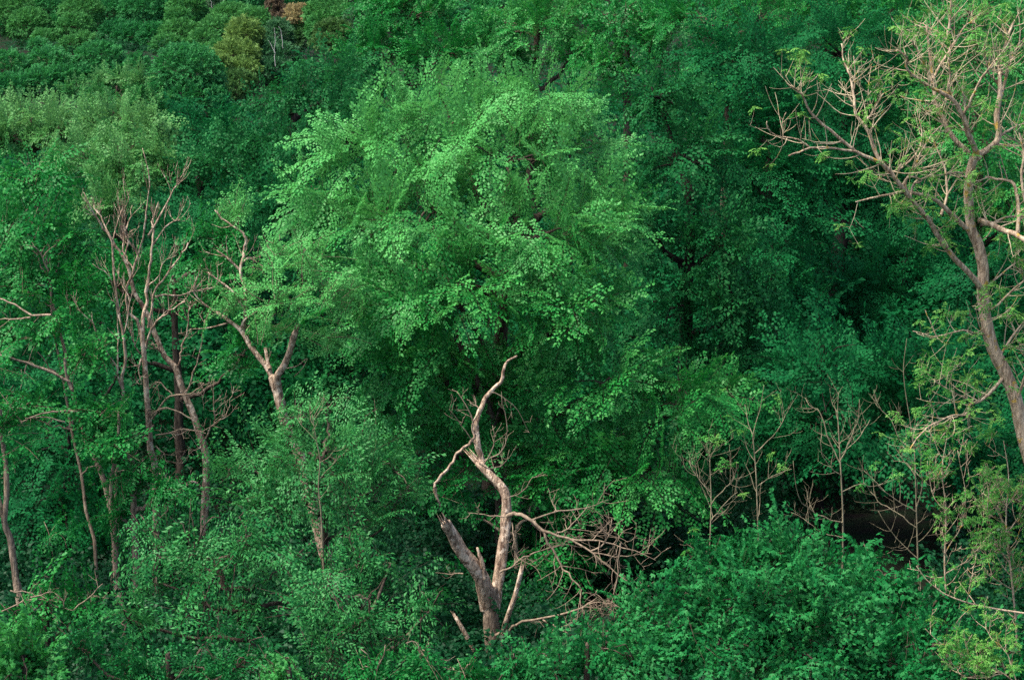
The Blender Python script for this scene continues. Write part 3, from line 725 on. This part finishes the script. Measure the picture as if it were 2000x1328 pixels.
g = np.random.default_rng(80); Y = 51.5
rt = thing('dead_tree', 'leaning dead tree with flaky brown trunk slanting up left, right of the straight dead trunk', 'dead tree', foot(398,1075,Y))
W = Wood(); trunk_tube(W, '398,1031 401,961 402,890 388,843 374,801 357,762 343,720 330,705 318,690 301,648 290,620 276,594 262,570 252,528 241,503 224,479 210,454', Y, 15, 5, g, sides=10); W.build('trunk', BM['dead'], rt)
W = Wood(); LB = []
for t, a, b, d0, dy in (('343,725 352,700 357,675 367,640 370,610 371,587', 4, 1.6, 0, -.4), ('362,768 372,745 381,720 389,690 396,650 400,625', 3.5, 1, 0, -.8), ('212,456 200,430 182,404', 3.5, 1.2, 0, .3), ('210,455 190,428 176,405 164,378', 4, 1.4, 0, -.3), ('241,503 250,475 245,455 252,425', 3, 1.2, 0, .4),
   ('318,692 305,680 297,672', 4, 3, 0, -.3), ('400,860 420,825 440,815', 3, 1.3, 0, -.4), ('418,826 417,790 416,740', 2, .9, -.3, 0), ('395,870 380,880 365,872', 2.5, 1.2, 0, -.5), ('372,840 350,846 330,860', 2.5, 1, 0, -.4), ('398,960 375,940 352,962', 5, 3, 0, -.5), ('440,815 450,780 455,760', 1.5, .8, -.4, 0), ('398,800 396,780 400,760',1.5,.8,0,-.3)):
    p, r = limb(W, t, Y, a, b, g, d0=d0, dy=dy, wob=0.02); LB.append((p, r))
for p, r in LB: sprout(W, p, r, 5, 0.6, g, 1, up=0.15, rmin=0.005)
W.build('branch', BM['dead'], rt)

g = np.random.default_rng(81); Y = 49.0
rt = thing('dead_tree', 'thin dead stem with twin parallel branches, left of the straight dead trunk', 'dead tree', foot(228,1010,Y))
W = Wood(); trunk_tube(W, '231,850 237,800 241,770 238,738 245,706 241,657 233,615 227,570 222,528 219,475 212,457', Y, 7, 3, g, sides=8); W.build('trunk', BM['dead'], rt)
W = Wood(); LB = []
for t, a, b, d0, dy in (('240,765 231,730 233,654 229,605 218,585', 3.5, 1.5, 0, -.4), ('212,457 196,423 182,406', 3, 1.2, 0, .3), ('243,650 252,590 240,560 228,530', 2.5, 1.2, 0, .5), ('232,615 215,540 180,515', 2, 1, 0, -.5), ('231,720 210,690 190,655 180,630 150,600', 3, 1.2, 0, -.6), ('219,480 228,440 238,410', 2.5, 1, 0, .3)):
    p, r = limb(W, t, Y, a, b, g, d0=d0, dy=dy, wob=0.015); LB.append((p, r))
for p, r in LB: sprout(W, p, r, 5, 0.7, g, 1, up=0.5, spread=.6, rmin=0.005)
W.build('branch', BM['dead'], rt)

# forked grey trunk of the leafy tree at the left edge
g = np.random.default_rng(82); Y = 47.5
rt = [o for o in col.objects if o.name == 'maple_tree'][0]
W = Wood(); trunk_tube(W, '229,1140 227,1129 224,1055 217,1003 206,950 189,901 168,863 154,813 143,769 136,734 132,705 120,660 105,600 95,540 88,490', Y, 14, 4, g, dy=2.6, sides=10)
limb(W, '217,985 218,935 226,890 231,843 232,800', Y, 9, 4, g); limb(W, '140,760 130,735 126,700', Y, 6, 4, g)
W.build('trunk', BM['grey'], rt)
W = Wood(); LB = []
for t, a, b, d0, dy in (('136,745 101,727 52,710 20,698 -10,690', 5, 3, 0, -.7), ('154,805 120,803 94,806 60,815 35,829', 4, 2, 0, -.6), ('127,824 90,815 50,816', 3, 1.5, -.4, -.3), ('100,615 63,615 30,595 -5,582', 4, 2.5, 0, .5), ('60,620 30,623 0,622', 3, 2, 0, .5), ('52,838 25,800 0,765', 2, 1.2, -.5, 0), ('95,530 75,490 52,478', 2.5, 1.2, 0, -.5), ('52,712 45,735 40,722', 3, 1, -.4, 0)):
    p, r = limb(W, t, Y, a, b, g, d0=d0, dy=dy, wob=0.012); LB.append((p, r))
for p, r in LB: sprout(W, p, r, 3, 0.5, g, 0, up=0.1, rmin=0.005)
W.build('branch', BM['grey'], rt)
g = np.random.default_rng(83); Y = 46.0
rt = thing('leafy_tree', 'grey trunked tree cut by the left edge, its leaves hanging above the dark shrub', 'tree', foot(32,1160,Y))
W = Wood(); trunk_tube(W, '33,1140 31,1129 21,1055 9,1020 13,968 12,915 5,860 0,800', Y, 15, 8, g, sides=10); limb(W, '10,1030 2,990 -8,950', Y, 8, 6, g); W.build('trunk', BM['grey'], rt)
Lv = Leaves(); lbs = [lobe(*q) for q in ((10,830,46,70,50), (40,880,45.5,50,40), (-30,740,46,70,70), (-40,950,46,40,60), (80,1040,47.5,60,40))]
Pt, Nn, li = crown_points(lbs, 1.1, g); f = norm(Nn + g.normal(0, .35, Nn.shape)); n = len(Pt)
Lv.put('open', Pt - f*1.0, f, g.uniform(.6, 1.0, n), g, g.normal(-0.2, .1, n)); Lv.build('crown', LM['fresh'], rt, BM['grey'])
g = np.random.default_rng(84); Y = 39.3
rt = [o for o in col.objects if o.get('label', '').startswith('dark shrub with a few bare')][0]
W = Wood()
for t in ('0,1195 35,1178 70,1168 110,1182 145,1192', '20,1153 55,1158 75,1166', '125,1190 122,1170 108,1158', '145,1190 175,1165 200,1140', '60,1166 90,1160 100,1150'):
    p, r = limb(W, t, Y, 2.6, 1.4, g, wob=.015); sprout(W, p, r, 4, .5, g, 1, up=.1)
W.build('twigs', BM['twig'], rt)

# ------------------------------------------------------------------ big half bare ash on the right
g = np.random.default_rng(90); Y = 38.0
rt = thing('ash_tree', 'big half bare ash with tan forking boughs and sparse yellow green leaf tufts, right edge', 'tree', foot(2060,1100,Y))
W = Wood(); trunk, tr_ = trunk_tube(W, '2020,920 2000,855 1986,790 1965,731 1940,682 1926,626 1919,570 1921,528 1912,482 1897,447 1894,413 1891,367 1897,325 1910,297', Y, 26, 14, g, sides=14, rough=.05); W.build('trunk', BM['ash'], rt)
ASH = [  # (polyline, r0, r1, d0, dy, sprouts, level, leafiness)
 ('1912,310 1900,280 1891,262 1881,227 1860,196 1840,182 1818,171 1786,150 1769,129 1772,112 1750,98', 12, 2.5, 0, -1.2, 20, 2),
 ('1908,305 1930,290 1951,269 1947,227 1954,175 1953,140 1954,122 1965,87 1975,56 1988,30', 13, 3, 0, 1.0, 20, 2),
 ('1921,575 1909,552 1885,527 1860,500 1835,465 1815,432 1800,412 1776,385', 12, 8, 0, -1.2, 9, 2),
 ('1776,385 1760,365 1737,332 1713,315 1671,295 1622,255 1583,220 1566,185 1545,168', 9.5, 2.5, -1.2, -1.2, 20, 2),
 ('1898,455 1872,432 1846,406 1825,390 1800,381 1769,374 1745,379 1720,383 1690,390 1671,395', 10, 2.2, 0, -1.2, 8, 1),
 ('1776,385 1768,362 1775,345 1800,352 1790,358', 5, 3, -1.2, 0, 2, 1),
 ('1778,382 1785,360 1800,349 1825,345 1850,340 1874,337 1886,350', 4.5, 3, -1.2, 1.0, 5, 1),
 ('1673,297 1650,293 1625,290 1600,289 1583,290 1560,298 1541,304', 5, 3, -1.8, -.6, 2, 0),
 ('1583,290 1570,280 1559,273 1540,269 1527,268 1510,262 1499,250 1498,238', 3.5, 1.5, -2.1, -.3, 4, 1),
 ('1530,268 1528,240 1535,220', 2, 1, -2.2, 0, 2, 0),
 ('1735,335 1713,304 1699,266 1688,245 1671,224 1668,200 1666,182 1663,160 1660,147 1650,125 1646,112 1644,85', 8, 2, -1.4, .8, 16, 2),
 ('1688,245 1695,232 1706,217 1716,200 1725,182', 4.5, 2.5, -.9, .3, 6, 2),
 ('1706,217 1698,195 1696,170 1702,130', 3, 1.2, -.8, .3, 6, 1), ('1668,175 1670,150 1668,110', 3, 1.5, -.6, 0, 2, 1),
 ('1893,300 1860,266 1839,227 1828,205 1825,189 1822,160 1821,150 1814,98 1811,60 1808,50', 10, 3.5, 0, .6, 22, 2),
 ('1822,155 1835,130 1850,105 1858,90 1846,75 1830,62 1815,55 1802,45', 5.5, 2, .3, .6, 12, 2),
 ('1850,75 1855,40 1857,10 1858,-10', 5, 2, .7, .1, 6, 1),
 ('1858,92 1870,75 1880,58 1895,45 1912,52', 4.5, 2, .6, .6, 8, 2),
 ('1815,145 1802,120 1790,95 1780,80', 4, 2, .3, -.5, 5, 1),
 ('1862,198 1852,175 1855,150 1853,125 1857,100', 5, 2.5, -.3, -.2, 9, 2),
 ('1905,300 1890,260 1880,230 1893,205 1910,165 1935,130 1950,112', 6.5, 3, 0, -1, 14, 2),
 ('1953,200 1960,170 1970,130 1985,95 2003,72', 6, 3, .6, .6, 10, 2),
 ('1952,170 1940,155 1930,140 1925,110 1922,85', 4, 1.5, .6, -.4, 7, 2),
 ('1951,269 1970,255 1990,245 2015,240', 5, 3, .3, .5, 6, 2),
 ('1915,440 1940,435 1965,425 2010,422', 5, 4, 0, .6, 6, 2),
 ('1912,430 1935,438 1960,450 1982,458 2012,474', 11, 10, 0, -1, 6, 2),
 ('1988,455 1990,410 1984,375 1975,355 1945,350 1925,345', 8, 4, -.4, .5, 10, 2),
 ('2012,440 1995,350 2000,300 1990,260', 6, 3, -.5, .3, 10, 2),
 ('1760,365 1775,345 1790,318 1803,290 1822,262 1840,245', 5, 2, -1.2, .4, 9, 2),
 ('1737,335 1725,345 1700,330 1680,310', 2.5, 1, -1.4, -.4, 2, 0),
 ('1838,420 1850,380 1845,330 1830,290 1815,255', 6, 2.5, .8, .6, 9, 2),
 ('1713,315 1745,335 1790,300 1800,260 1790,215', 4.5, 1.5, -1.4, .5, 10, 2),
 ('1926,610 1950,595 1985,560 2015,540', 5, 3, 0, -.6, 7, 2),
 ('1925,560 1945,545 1975,520 2010,500', 4, 2.5, 0, .6, 8, 2),
 ('1940,680 1915,640 1905,600', 3, 1.2, 0, -.6, 6, 1),
 ('1935,655 1900,650 1880,645 1830,657 1812,655 1784,647', 4.5, 2, 0, -1, 5, 1), ('1828,655 1820,635 1807,606', 2.5, 1.2, -.8, 0, 0, 0),
 ('1962,735 1945,755 1920,780 1896,790 1885,810 1860,812 1830,825 1800,845 1775,880', 7, 2, 0, -1.5, 20, 2),
 ('1900,785 1870,770 1835,750 1825,740', 4, 1.5, -.5, -.4, 9, 2), ('1860,812 1850,840 1835,860', 3, 1.2, -.7, 0, 2, 0),
 ('1985,790 2000,740 2020,700', 6, 4, 0, -.6, 9, 2), ('1950,700 1975,660 2005,620', 5, 3, 0, .7, 10, 2),
]
W = Wood(); W2 = Wood(); tips = []; allp = []
for t, a, b, d0, dy, ns, lv in ASH:
    p, r = limb(W, t, Y, a*.92, b*.92, g, d0=d0, dy=dy, wob=0.006, sides=8, rough=.06)
    if ns: W2.start(p); sprout(W2, p, r, int(ns*1.25)+1, 0.95, g, 1 if lv else 0, up=0.26, t0=0.12, tips=tips, spread=1.05, wig=0.08, rmin=0.0038)
    allp.append((p, ns))
bo = W.build('branch', BM['ash'], rt); W2.build('twigs', BM['ashtwig'], [bo[i] for i, q in enumerate(ASH) if q[5]])
Lv = Leaves(); T = np.array([t[0] for t in tips]); D = np.array([t[1] for t in tips])
low = P(0, 330, Y)[2]
prob = np.where(T[:, 2] > low, 0.20, 0.5)
k = g.random(len(T)) < prob
Lv.put('rosette', T[k], norm(D[k]*.5 + np.array((0, 0, .6)) + g.normal(0, .3, (k.sum(), 3)))[:, [2, 0, 1]]*0 + np.tile((1., 0, 0), (k.sum(), 1)) + g.normal(0, .6, (k.sum(), 3)), g.uniform(.4, .8, k.sum()), g, g.normal(0.2, .2, k.sum()), stems=0)
Lv.build('leaf_tufts', LM['ash'], rt)['kind'] = 'stuff'

def ash_spray(name, label, cat, txts, Y, seed, n_extra, tuft, hue=.05, up=.35, bark='ash', base=None, ln=.9, lvl=2, mat='ash', rmin=0.0045, ts=(.4, .75)):
    g = np.random.default_rng(seed); W = Wood(); tips = []
    p0 = pl(txts[0][0], Y)[0]
    rt = thing(name, label, cat, (p0[0], p0[1], float(ground(p0[0], p0[1]))))
    for i, (t, a, b, dy, ns) in enumerate(txts):
        if i == 0: p, r = trunk_tube(W, t, Y, a, b, g, sides=7)
        else: p, r = limb(W, t, Y, a, b, g, dy=dy, wob=.015, sides=6)
        sprout(W, p, r, ns, ln, g, lvl, up=up, t0=.15, tips=tips, spread=1.0, wig=.10, rmin=rmin)
        if i == 0: W.build('trunk', BM[bark], rt); W = Wood()
    if W.v: W.build('branch', BM[bark], rt)
    T = np.array([t[0] for t in tips]); k = g.random(len(T)) < tuft
    if k.any():
        for q in T[k][:100]:
            Lv = Leaves(); Lv.put('rosette', q, np.array((1., 0, 0)) + g.normal(0, .6, 3), g.uniform(ts[0], ts[1]), g, g.normal(hue, .16), stems=0)
            Lv.build('leaf_tuft', LM[mat], rt)
        if k.sum() > 100:
            n = k.sum()-100; Lv = Leaves(); Lv.put('rosette', T[k][100:], np.tile((1., 0, 0), (n, 1)) + g.normal(0, .3, (n, 3)), g.uniform(ts[0], ts[1], n), g, g.normal(hue, .16, n), stems=0)
            Lv.build('leaf_tufts', LM[mat], rt)['kind'] = 'stuff'
    return rt
# saplings in front of the dark hollow
ash_spray('sapling', 'bare pale sapling with upcurved branches standing before the black hollow', 'sapling', [
  ('1646,1090 1646,1003 1641,898 1638,843 1636,800 1638,766', 3.6, 0.9, 0, 10), ('1645,1020 1610,1010 1575,990 1556,955 1550,900', 2.5, 1, -.8, 6), ('1641,905 1622,870 1604,808 1585,795 1573,778', 2.5, 1, .4, 6),
  ('1641,900 1665,850 1674,825 1680,780', 2.5, 1, -.4, 5), ('1645,960 1680,945 1700,950 1725,945', 2.2, 1, .5, 5), ('1643,930 1625,915 1606,890 1605,850', 2, 1, -.3, 5), ('1640,890 1680,850 1700,820', 2, .9, .6, 5), ('1647,1050 1605,1040 1578,1020 1545,1000', 2, .9, .5, 5)],
  45.5, 91, 0, 0.0, bark='sap', ln=.85, lvl=1, rmin=.0028)
ash_spray('sapling', 'thin upright sapling with forked top, between the drooping beech boughs and the bare pale sapling', 'sapling', [
  ('1481,1040 1480,1017 1477,933 1473,880 1471,850 1478,820 1485,797 1492,752', 3.2, .9, 0, 9), ('1475,885 1510,850 1530,820 1541,794', 2.2, .9, -.5, 5), ('1471,850 1460,820 1455,790', 1.8, .8, .3, 4), ('1478,950 1510,930 1545,915', 2, .9, .4, 5)],
  45, 92, 0, 0.05, bark='sap', ln=.85, lvl=1, rmin=.0028)
ash_spray('sapling', 'spindly sapling with tangled bare twigs at the right end of the drooping beech boughs', 'sapling', [
  ('1386,1090 1387,1050 1389,985 1388,940 1387,898 1395,880 1403,863', 2.6, .8, 0, 16), ('1389,985 1420,950 1435,930 1440,900', 2, .9, -.4, 8), ('1388,1020 1410,990 1440,960', 2, .9, .4, 8), ('1387,960 1360,930 1345,900', 2, .9, .2, 7), ('1387,1080 1360,1072 1340,1075', 1.8, .8, -.2, 4)],
  44, 93, 0, 0.06, bark='sap', ln=.85, lvl=1, rmin=.0028)
ash_spray('sapling', 'tall thin sapling with leaf tufts at the right rim of the black hollow', 'sapling', [
  ('1797,1180 1795,1160 1790,1003 1787,900 1782,850 1765,734 1771,661', 3.6, .9, 0, 12), ('1790,1000 1750,975 1710,945 1690,920', 2.2, .9, -.5, 6), ('1790,1030 1750,1000 1722,985 1700,960', 2, .9, .4, 6), ('1790,990 1800,950 1800,900 1795,860', 2, 1, -.3, 6),
  ('1785,880 1760,860 1740,820 1715,790 1705,760', 2.2, .9, .3, 6), ('1792,1090 1760,1060 1735,1030 1718,1000', 2, .9, 0, 5), ('1788,930 1770,905 1745,900', 1.6, .8, .4, 4)],
  43, 94, 0, 0.10, bark='sap', ln=.9, lvl=1, rmin=.0028)
ash_spray('sapling', 'leaf tufted ash sapling under the lowest bough of the ash', 'sapling', [
  ('1850,1190 1845,1100 1848,1000 1840,920 1850,850', 4, 1.2, 0, 12), ('1846,1080 1880,1020 1885,950 1870,880', 2.5, 1, -.5, 8), ('1848,1000 1820,960 1815,900', 2.2, .9, .3, 7), ('1846,1120 1900,1080 1920,1010 1915,930', 2.5, 1, .4, 8)],
  40, 95, 0, 0.30, ln=.8, lvl=2)
ash_spray('sapling', 'yellow green ash sapling with many tufts against the right edge', 'sapling', [
  ('1985,1220 1975,1120 1965,1020 1970,930 1960,860', 4.5, 1.2, 0, 14), ('1972,1100 1940,1050 1930,990 1935,930', 2.5, 1, -.5, 9), ('1968,1040 2000,990 2005,920', 2.5, 1, .3, 8), ('1975,1150 1930,1120 1900,1070', 2.2, 1, -.4, 8), ('1970,1060 1950,1000 1920,960', 2.2, 1, .6, 8)],
  38.5, 96, 0, 0.32, ln=.8, lvl=2)
ash_spray('fallen_branch', 'long pale leaning branch curving in from the right edge above the dark maple bush', 'branch', [
  ('2030,1200 2000,1197 1940,1188 1888,1176 1846,1160 1825,1145 1807,1129 1790,1105', 4.5, 1.5, 0, 9), ('1888,1176 1895,1140 1890,1110', 1.8, .8, -.3, 5)],
  36.2, 97, 0, 0.22, ln=.6, lvl=1, up=.2)
ash_spray('ash_shrub', 'pale green ash shrub with thin stems in the bottom right corner', 'shrub', [
  ('1990,1340 1960,1315 1923,1297 1890,1283 1860,1269 1830,1250 1807,1227', 3, 1.2, 0, 12), ('1960,1315 1920,1325 1880,1322', 2, 1, -.4, 8), ('1985,1330 1970,1280 1940,1250 1925,1225', 2.2, 1, .3, 9), ('1900,1288 1870,1300 1855,1310', 1.8, .9, -.3, 6)],
  34.5, 98, 0, 0.32, ln=.6, lvl=2, hue=.15)

# dark straight trunks glimpsed in the right hand shade are carried by their own trees; thin stem beside the feathery tree
g = np.random.default_rng(99); Y = 40.0
rt = thing('sapling', 'thin straight stem rising through the large feathery tree', 'sapling', foot(630,1200,Y))
W = Wood(); p, r = trunk_tube(W, '632,1110 630,1060 627,1000 622,950 625,900 618,860 610,810', Y, 3.5, 1.2, g, sides=7); sprout(W, p, r, 9, .9, g, 1, up=.35, rmin=.0045); W.build('trunk', BM['sap'], rt)
g = np.random.default_rng(100); Y = 52.5
rt = thing('dead_tree', 'dark bare trunk standing close behind the top of the broken snag', 'dead tree', foot(975,1050,Y))
W = Wood(); p, r = trunk_tube(W, '978,1010 975,930 968,870 955,800 930,740 905,690 890,640', Y, 20, 8, g); limb(W, '920,715 880,690 840,680 815,650', Y, 9, 5, g); limb(W, '905,690 912,720 925,755', Y, 3, 2, g); W.build('trunk', BM['brown'], rt)

# ------------------------------------------------------------------ far hillside
FAR = [
 # round crowns in the middle distance
 ('round_tree', 'large round dark crown standing right of the yellow green shoots, biggest of the round row', 'far', [(366,150,150,66,58), (380,200,148,58,40), (330,190,149,40,40), (410,200,149,38,36)], -.05),
 ('round_tree', 'round dark crown highest of the row, left of the biggest round crown', 'far', [(197,122,158,48,36), (200,150,157,50,30)], .0),
 ('round_tree', 'small pointed crown squeezed between the two largest round crowns', 'far', [(270,140,156,26,30), (268,165,155,28,25)], -.08),
 ('round_tree', 'bright rounded crown in the round row below the grassy path', 'far', [(97,130,156,42,33), (85,165,153,48,28), (125,160,154,36,30)], .18),
 ('round_tree', 'dark crown cut by the left edge below the grassy path', 'far', [(18,140,155,42,36), (25,175,152,45,26)], .0),
 ('willow_tree', 'yellow green tree of upright shoots in front of the round dark crowns', 'pale', [(200,165,128,26,28), (240,160,128,28,28), (275,165,127,20,30), (150,180,127,28,20), (225,195,126,60,22), (300,200,126,25,20)], -.12),
 # slope behind
 ('hill_tree', 'light green tree in the top left corner above the path', 'farmid', [(25,30,226,42,42), (60,55,222,40,35), (90,80,216,26,22)], .15),
 ('hill_tree', 'rounded mid green tree right of the corner tree on the far slope', 'far', [(95,25,230,36,36), (118,55,224,28,24)], .1),
 ('hill_tree', 'bright topped tree on the far slope above the highest round crown', 'farmid', [(160,25,224,40,30), (148,55,218,34,26)], .1),
 ('hill_tree', 'small low tree at the right end of the grassy path', 'far', [(76,92,204,20,14)], .2),
 ('hill_tree', 'olive bush with a round top between the path and the round row', 'farmid', [(142,90,206,28,18), (165,80,208,22,16)], .05),
 ('hill_tree', 'dark blue green tree on the slope above the small pointed crown', 'far', [(215,30,232,36,36), (230,70,222,34,28)], -.3),
 ('hill_tree', 'broad dark tree left of the mid green one at the top edge', 'far', [(280,25,230,44,40), (262,75,220,40,28), (305,75,218,34,28)], -.15),
 ('hill_tree', 'spreading green tree right above the biggest round crown', 'farmid', [(330,95,200,36,24), (352,70,206,38,28)], .0),
 ('hill_tree', 'tall mid green tree at the top edge left of the pale birches', 'farmid', [(365,25,222,36,40), (350,45,218,26,26)], -.1),
 ('birch_tree', 'pale birch pair with white stems at the top edge', 'birch', [(408,12,226,24,24), (432,10,228,18,20)], .25),
 ('hill_tree', 'wide fresh green tree above the yellow crown', 'farmid', [(455,35,206,40,26), (500,45,204,38,26), (425,60,202,32,26)], .25),
 ('hill_tree', 'dark green tree between the biggest round crown and the yellow crown', 'farmid', [(400,85,190,30,26), (385,110,186,26,20), (430,100,186,24,22)], -.05),
 ('yellow_tree', 'tall yellow green crown, the yellowest on the far slope', 'yellow', [(478,75,176,34,36), (462,110,172,42,30), (470,140,168,38,24)], .05),
 ('yellow_tree', 'low yellowish bush at the foot of the yellowest crown', 'yellow', [(425,125,166,24,16), (412,112,168,16,10)], .2),
 ('olive_tree', 'low olive brown tree beside the shadowy dip', 'olive', [(462,165,160,36,24), (455,185,158,30,20)], .0),
 ('birch_tree', 'grey green birch with bare white forked stems, right of the yellowest crown', 'birch', [(545,70,180,26,30), (530,110,176,30,30), (560,120,175,28,30), (540,140,172,34,22)], -.1),
 ('bronze_tree', 'narrow bronze brown tree leaning at the top edge', 'bronze', [(535,5,196,14,18), (546,25,195,15,16), (550,38,194,10,10)], .1),
 ('tan_tree', 'small tree with an orange tan top and dark lower half', 'tan', [(584,22,190,24,12), (580,36,189,24,9)], .1),
 ('conifer_tree', 'dark narrow tree directly under the orange tan top', 'olive', [(586,60,189,16,16), (588,80,188,15,18)], -.45),
 ('hill_tree', 'rounded olive green tree right of the orange tan top', 'farmid', [(640,30,180,42,32), (670,45,178,34,30), (625,60,178,26,30)], .05),
 ('hill_tree', 'yellow tinted tree in front of the rounded olive green one', 'olive', [(650,65,168,34,24), (640,88,166,30,18)], .3),
 ('hill_tree', 'dull green tree between the olive green tree and the dark bushy tree', 'birch', [(695,45,172,22,26), (702,75,168,20,20)], .1),
 ('hill_tree', 'dark tree at the top edge above the orange tan top', 'far', [(585,-6,215,40,16), (500,0,222,34,22), (470,5,228,30,18)], -.3),
]
for i, (nm, lab, spc, lobes, hue) in enumerate(FAR):
    tree(nm, lab, 'tree', spc, lobes, 300+i, hue=hue-.05, toplit=.35, lsc=1.0 if spc != 'pale' else 1.2, scale=1.0,
         bark={'birch_tree': 'birch'}.get(nm), dens=1.0 if spc != 'pale' else 1.3)
def birch_stems(lab, txts, Y):
    rt = [o for o in col.objects if o.get('label') == lab][0]; W = Wood(); g = np.random.default_rng(3)
    for t in txts: limb(W, t, Y, 1.2, .5, g, wob=.03)
    W.build('stem', BM['birch'], rt)
birch_stems('grey green birch with bare white forked stems, right of the yellowest crown', ('538,130 536,103 529,88 524,80', '536,104 537,75 536,55', '553,95 551,78 549,62 544,52'), 169.5)
birch_stems('pale birch pair with white stems at the top edge', ('416,22 412,5 409,-8', '438,22 437,8 434,-8'), 222)
# bare conifer stems in the gap at the top
rt = thing('dark_tree', 'dark thin stemmed tree in the black gap at the top edge', 'tree', foot(690,60,185))
W = Wood(); g = np.random.default_rng(4)
for k in range(5): p, r = limb(W, f'{672+k*9},60 {670+k*10},20 {672+k*10},-20', 185, 1.6, 1.0, g, d0=k % 3); sprout(W, p, r, 8, 2.0, g, 0, up=-.05, rmin=.03)
W.build('trunk', BM['dark'], rt)
# the wood that closes the slope behind everything, one mass
def far_wood():
    g = np.random.default_rng(8); Lv = Leaves(); n = 5200
    y = g.uniform(238, 330, n); x = (g.random(n)*2-1)*0.36*y; h = 7 + 3*np.sin(x*.21+y*.13) + 1.5*np.sin(x*.5)
    z = ground(x, y) + h*g.random(n)**.6
    d = g.normal(size=(n, 3)); d[:, 2] = np.abs(d[:, 2])*.5
    Lv.put('far', np.stack((x, y, z), -1), d, g.uniform(1.2, 2.0, n), g, g.normal(-.25, .12, n), stems=0, lsc=1.3)
    o = Lv.build('woods', LM['far'], None); o['kind'] = 'stuff'
far_wood()
GR = {'hill_tree': 'trees on the far hillside', 'round_tree': 'round crowned trees in the middle distance', 'hillside_tree': 'trees along the top edge behind the central beech',
      'dead_tree': 'dead trees', 'sapling': 'thin saplings', 'maple_bush': 'broad leaved bushes along the bottom', 'feathery_tree': 'feathery trees in the lower left', 'shrub': 'low shrubs along the bottom',
      'understorey_tree': 'leafy trees in the shade of the taller ones', 'tall_tree': 'tall trees of the dark right hand wood', 'beech_tree': 'beeches', 'birch_tree': 'birches', 'yellow_tree': 'yellow crowns',
      'yellowish_tree': 'yellow green trees on the left', 'layered_tree': 'layered trees behind the dead ones'}
for nm, lb, ct in (('ground', 'dark leaf littered forest floor rising into a far hillside', 'ground'), ('path', 'narrow grassy earth track crossing the far slope at the upper left edge', 'path'),
                   ('undergrowth', 'low dark leafy plants covering the forest floor between the trunks', 'undergrowth'), ('thicket', 'dim mass of leaves in the depth of the wood behind the nearer trees', 'thicket'),
                   ('woods', 'far mass of dark trees closing the top of the hillside', 'woods')):
    bpy.data.objects[nm]['label'] = lb; bpy.data.objects[nm]['category'] = ct
for o in list(col.objects):
    k = o.name.split('.')[0]
    if o.parent is None and k in GR: o['group'] = GR[k]
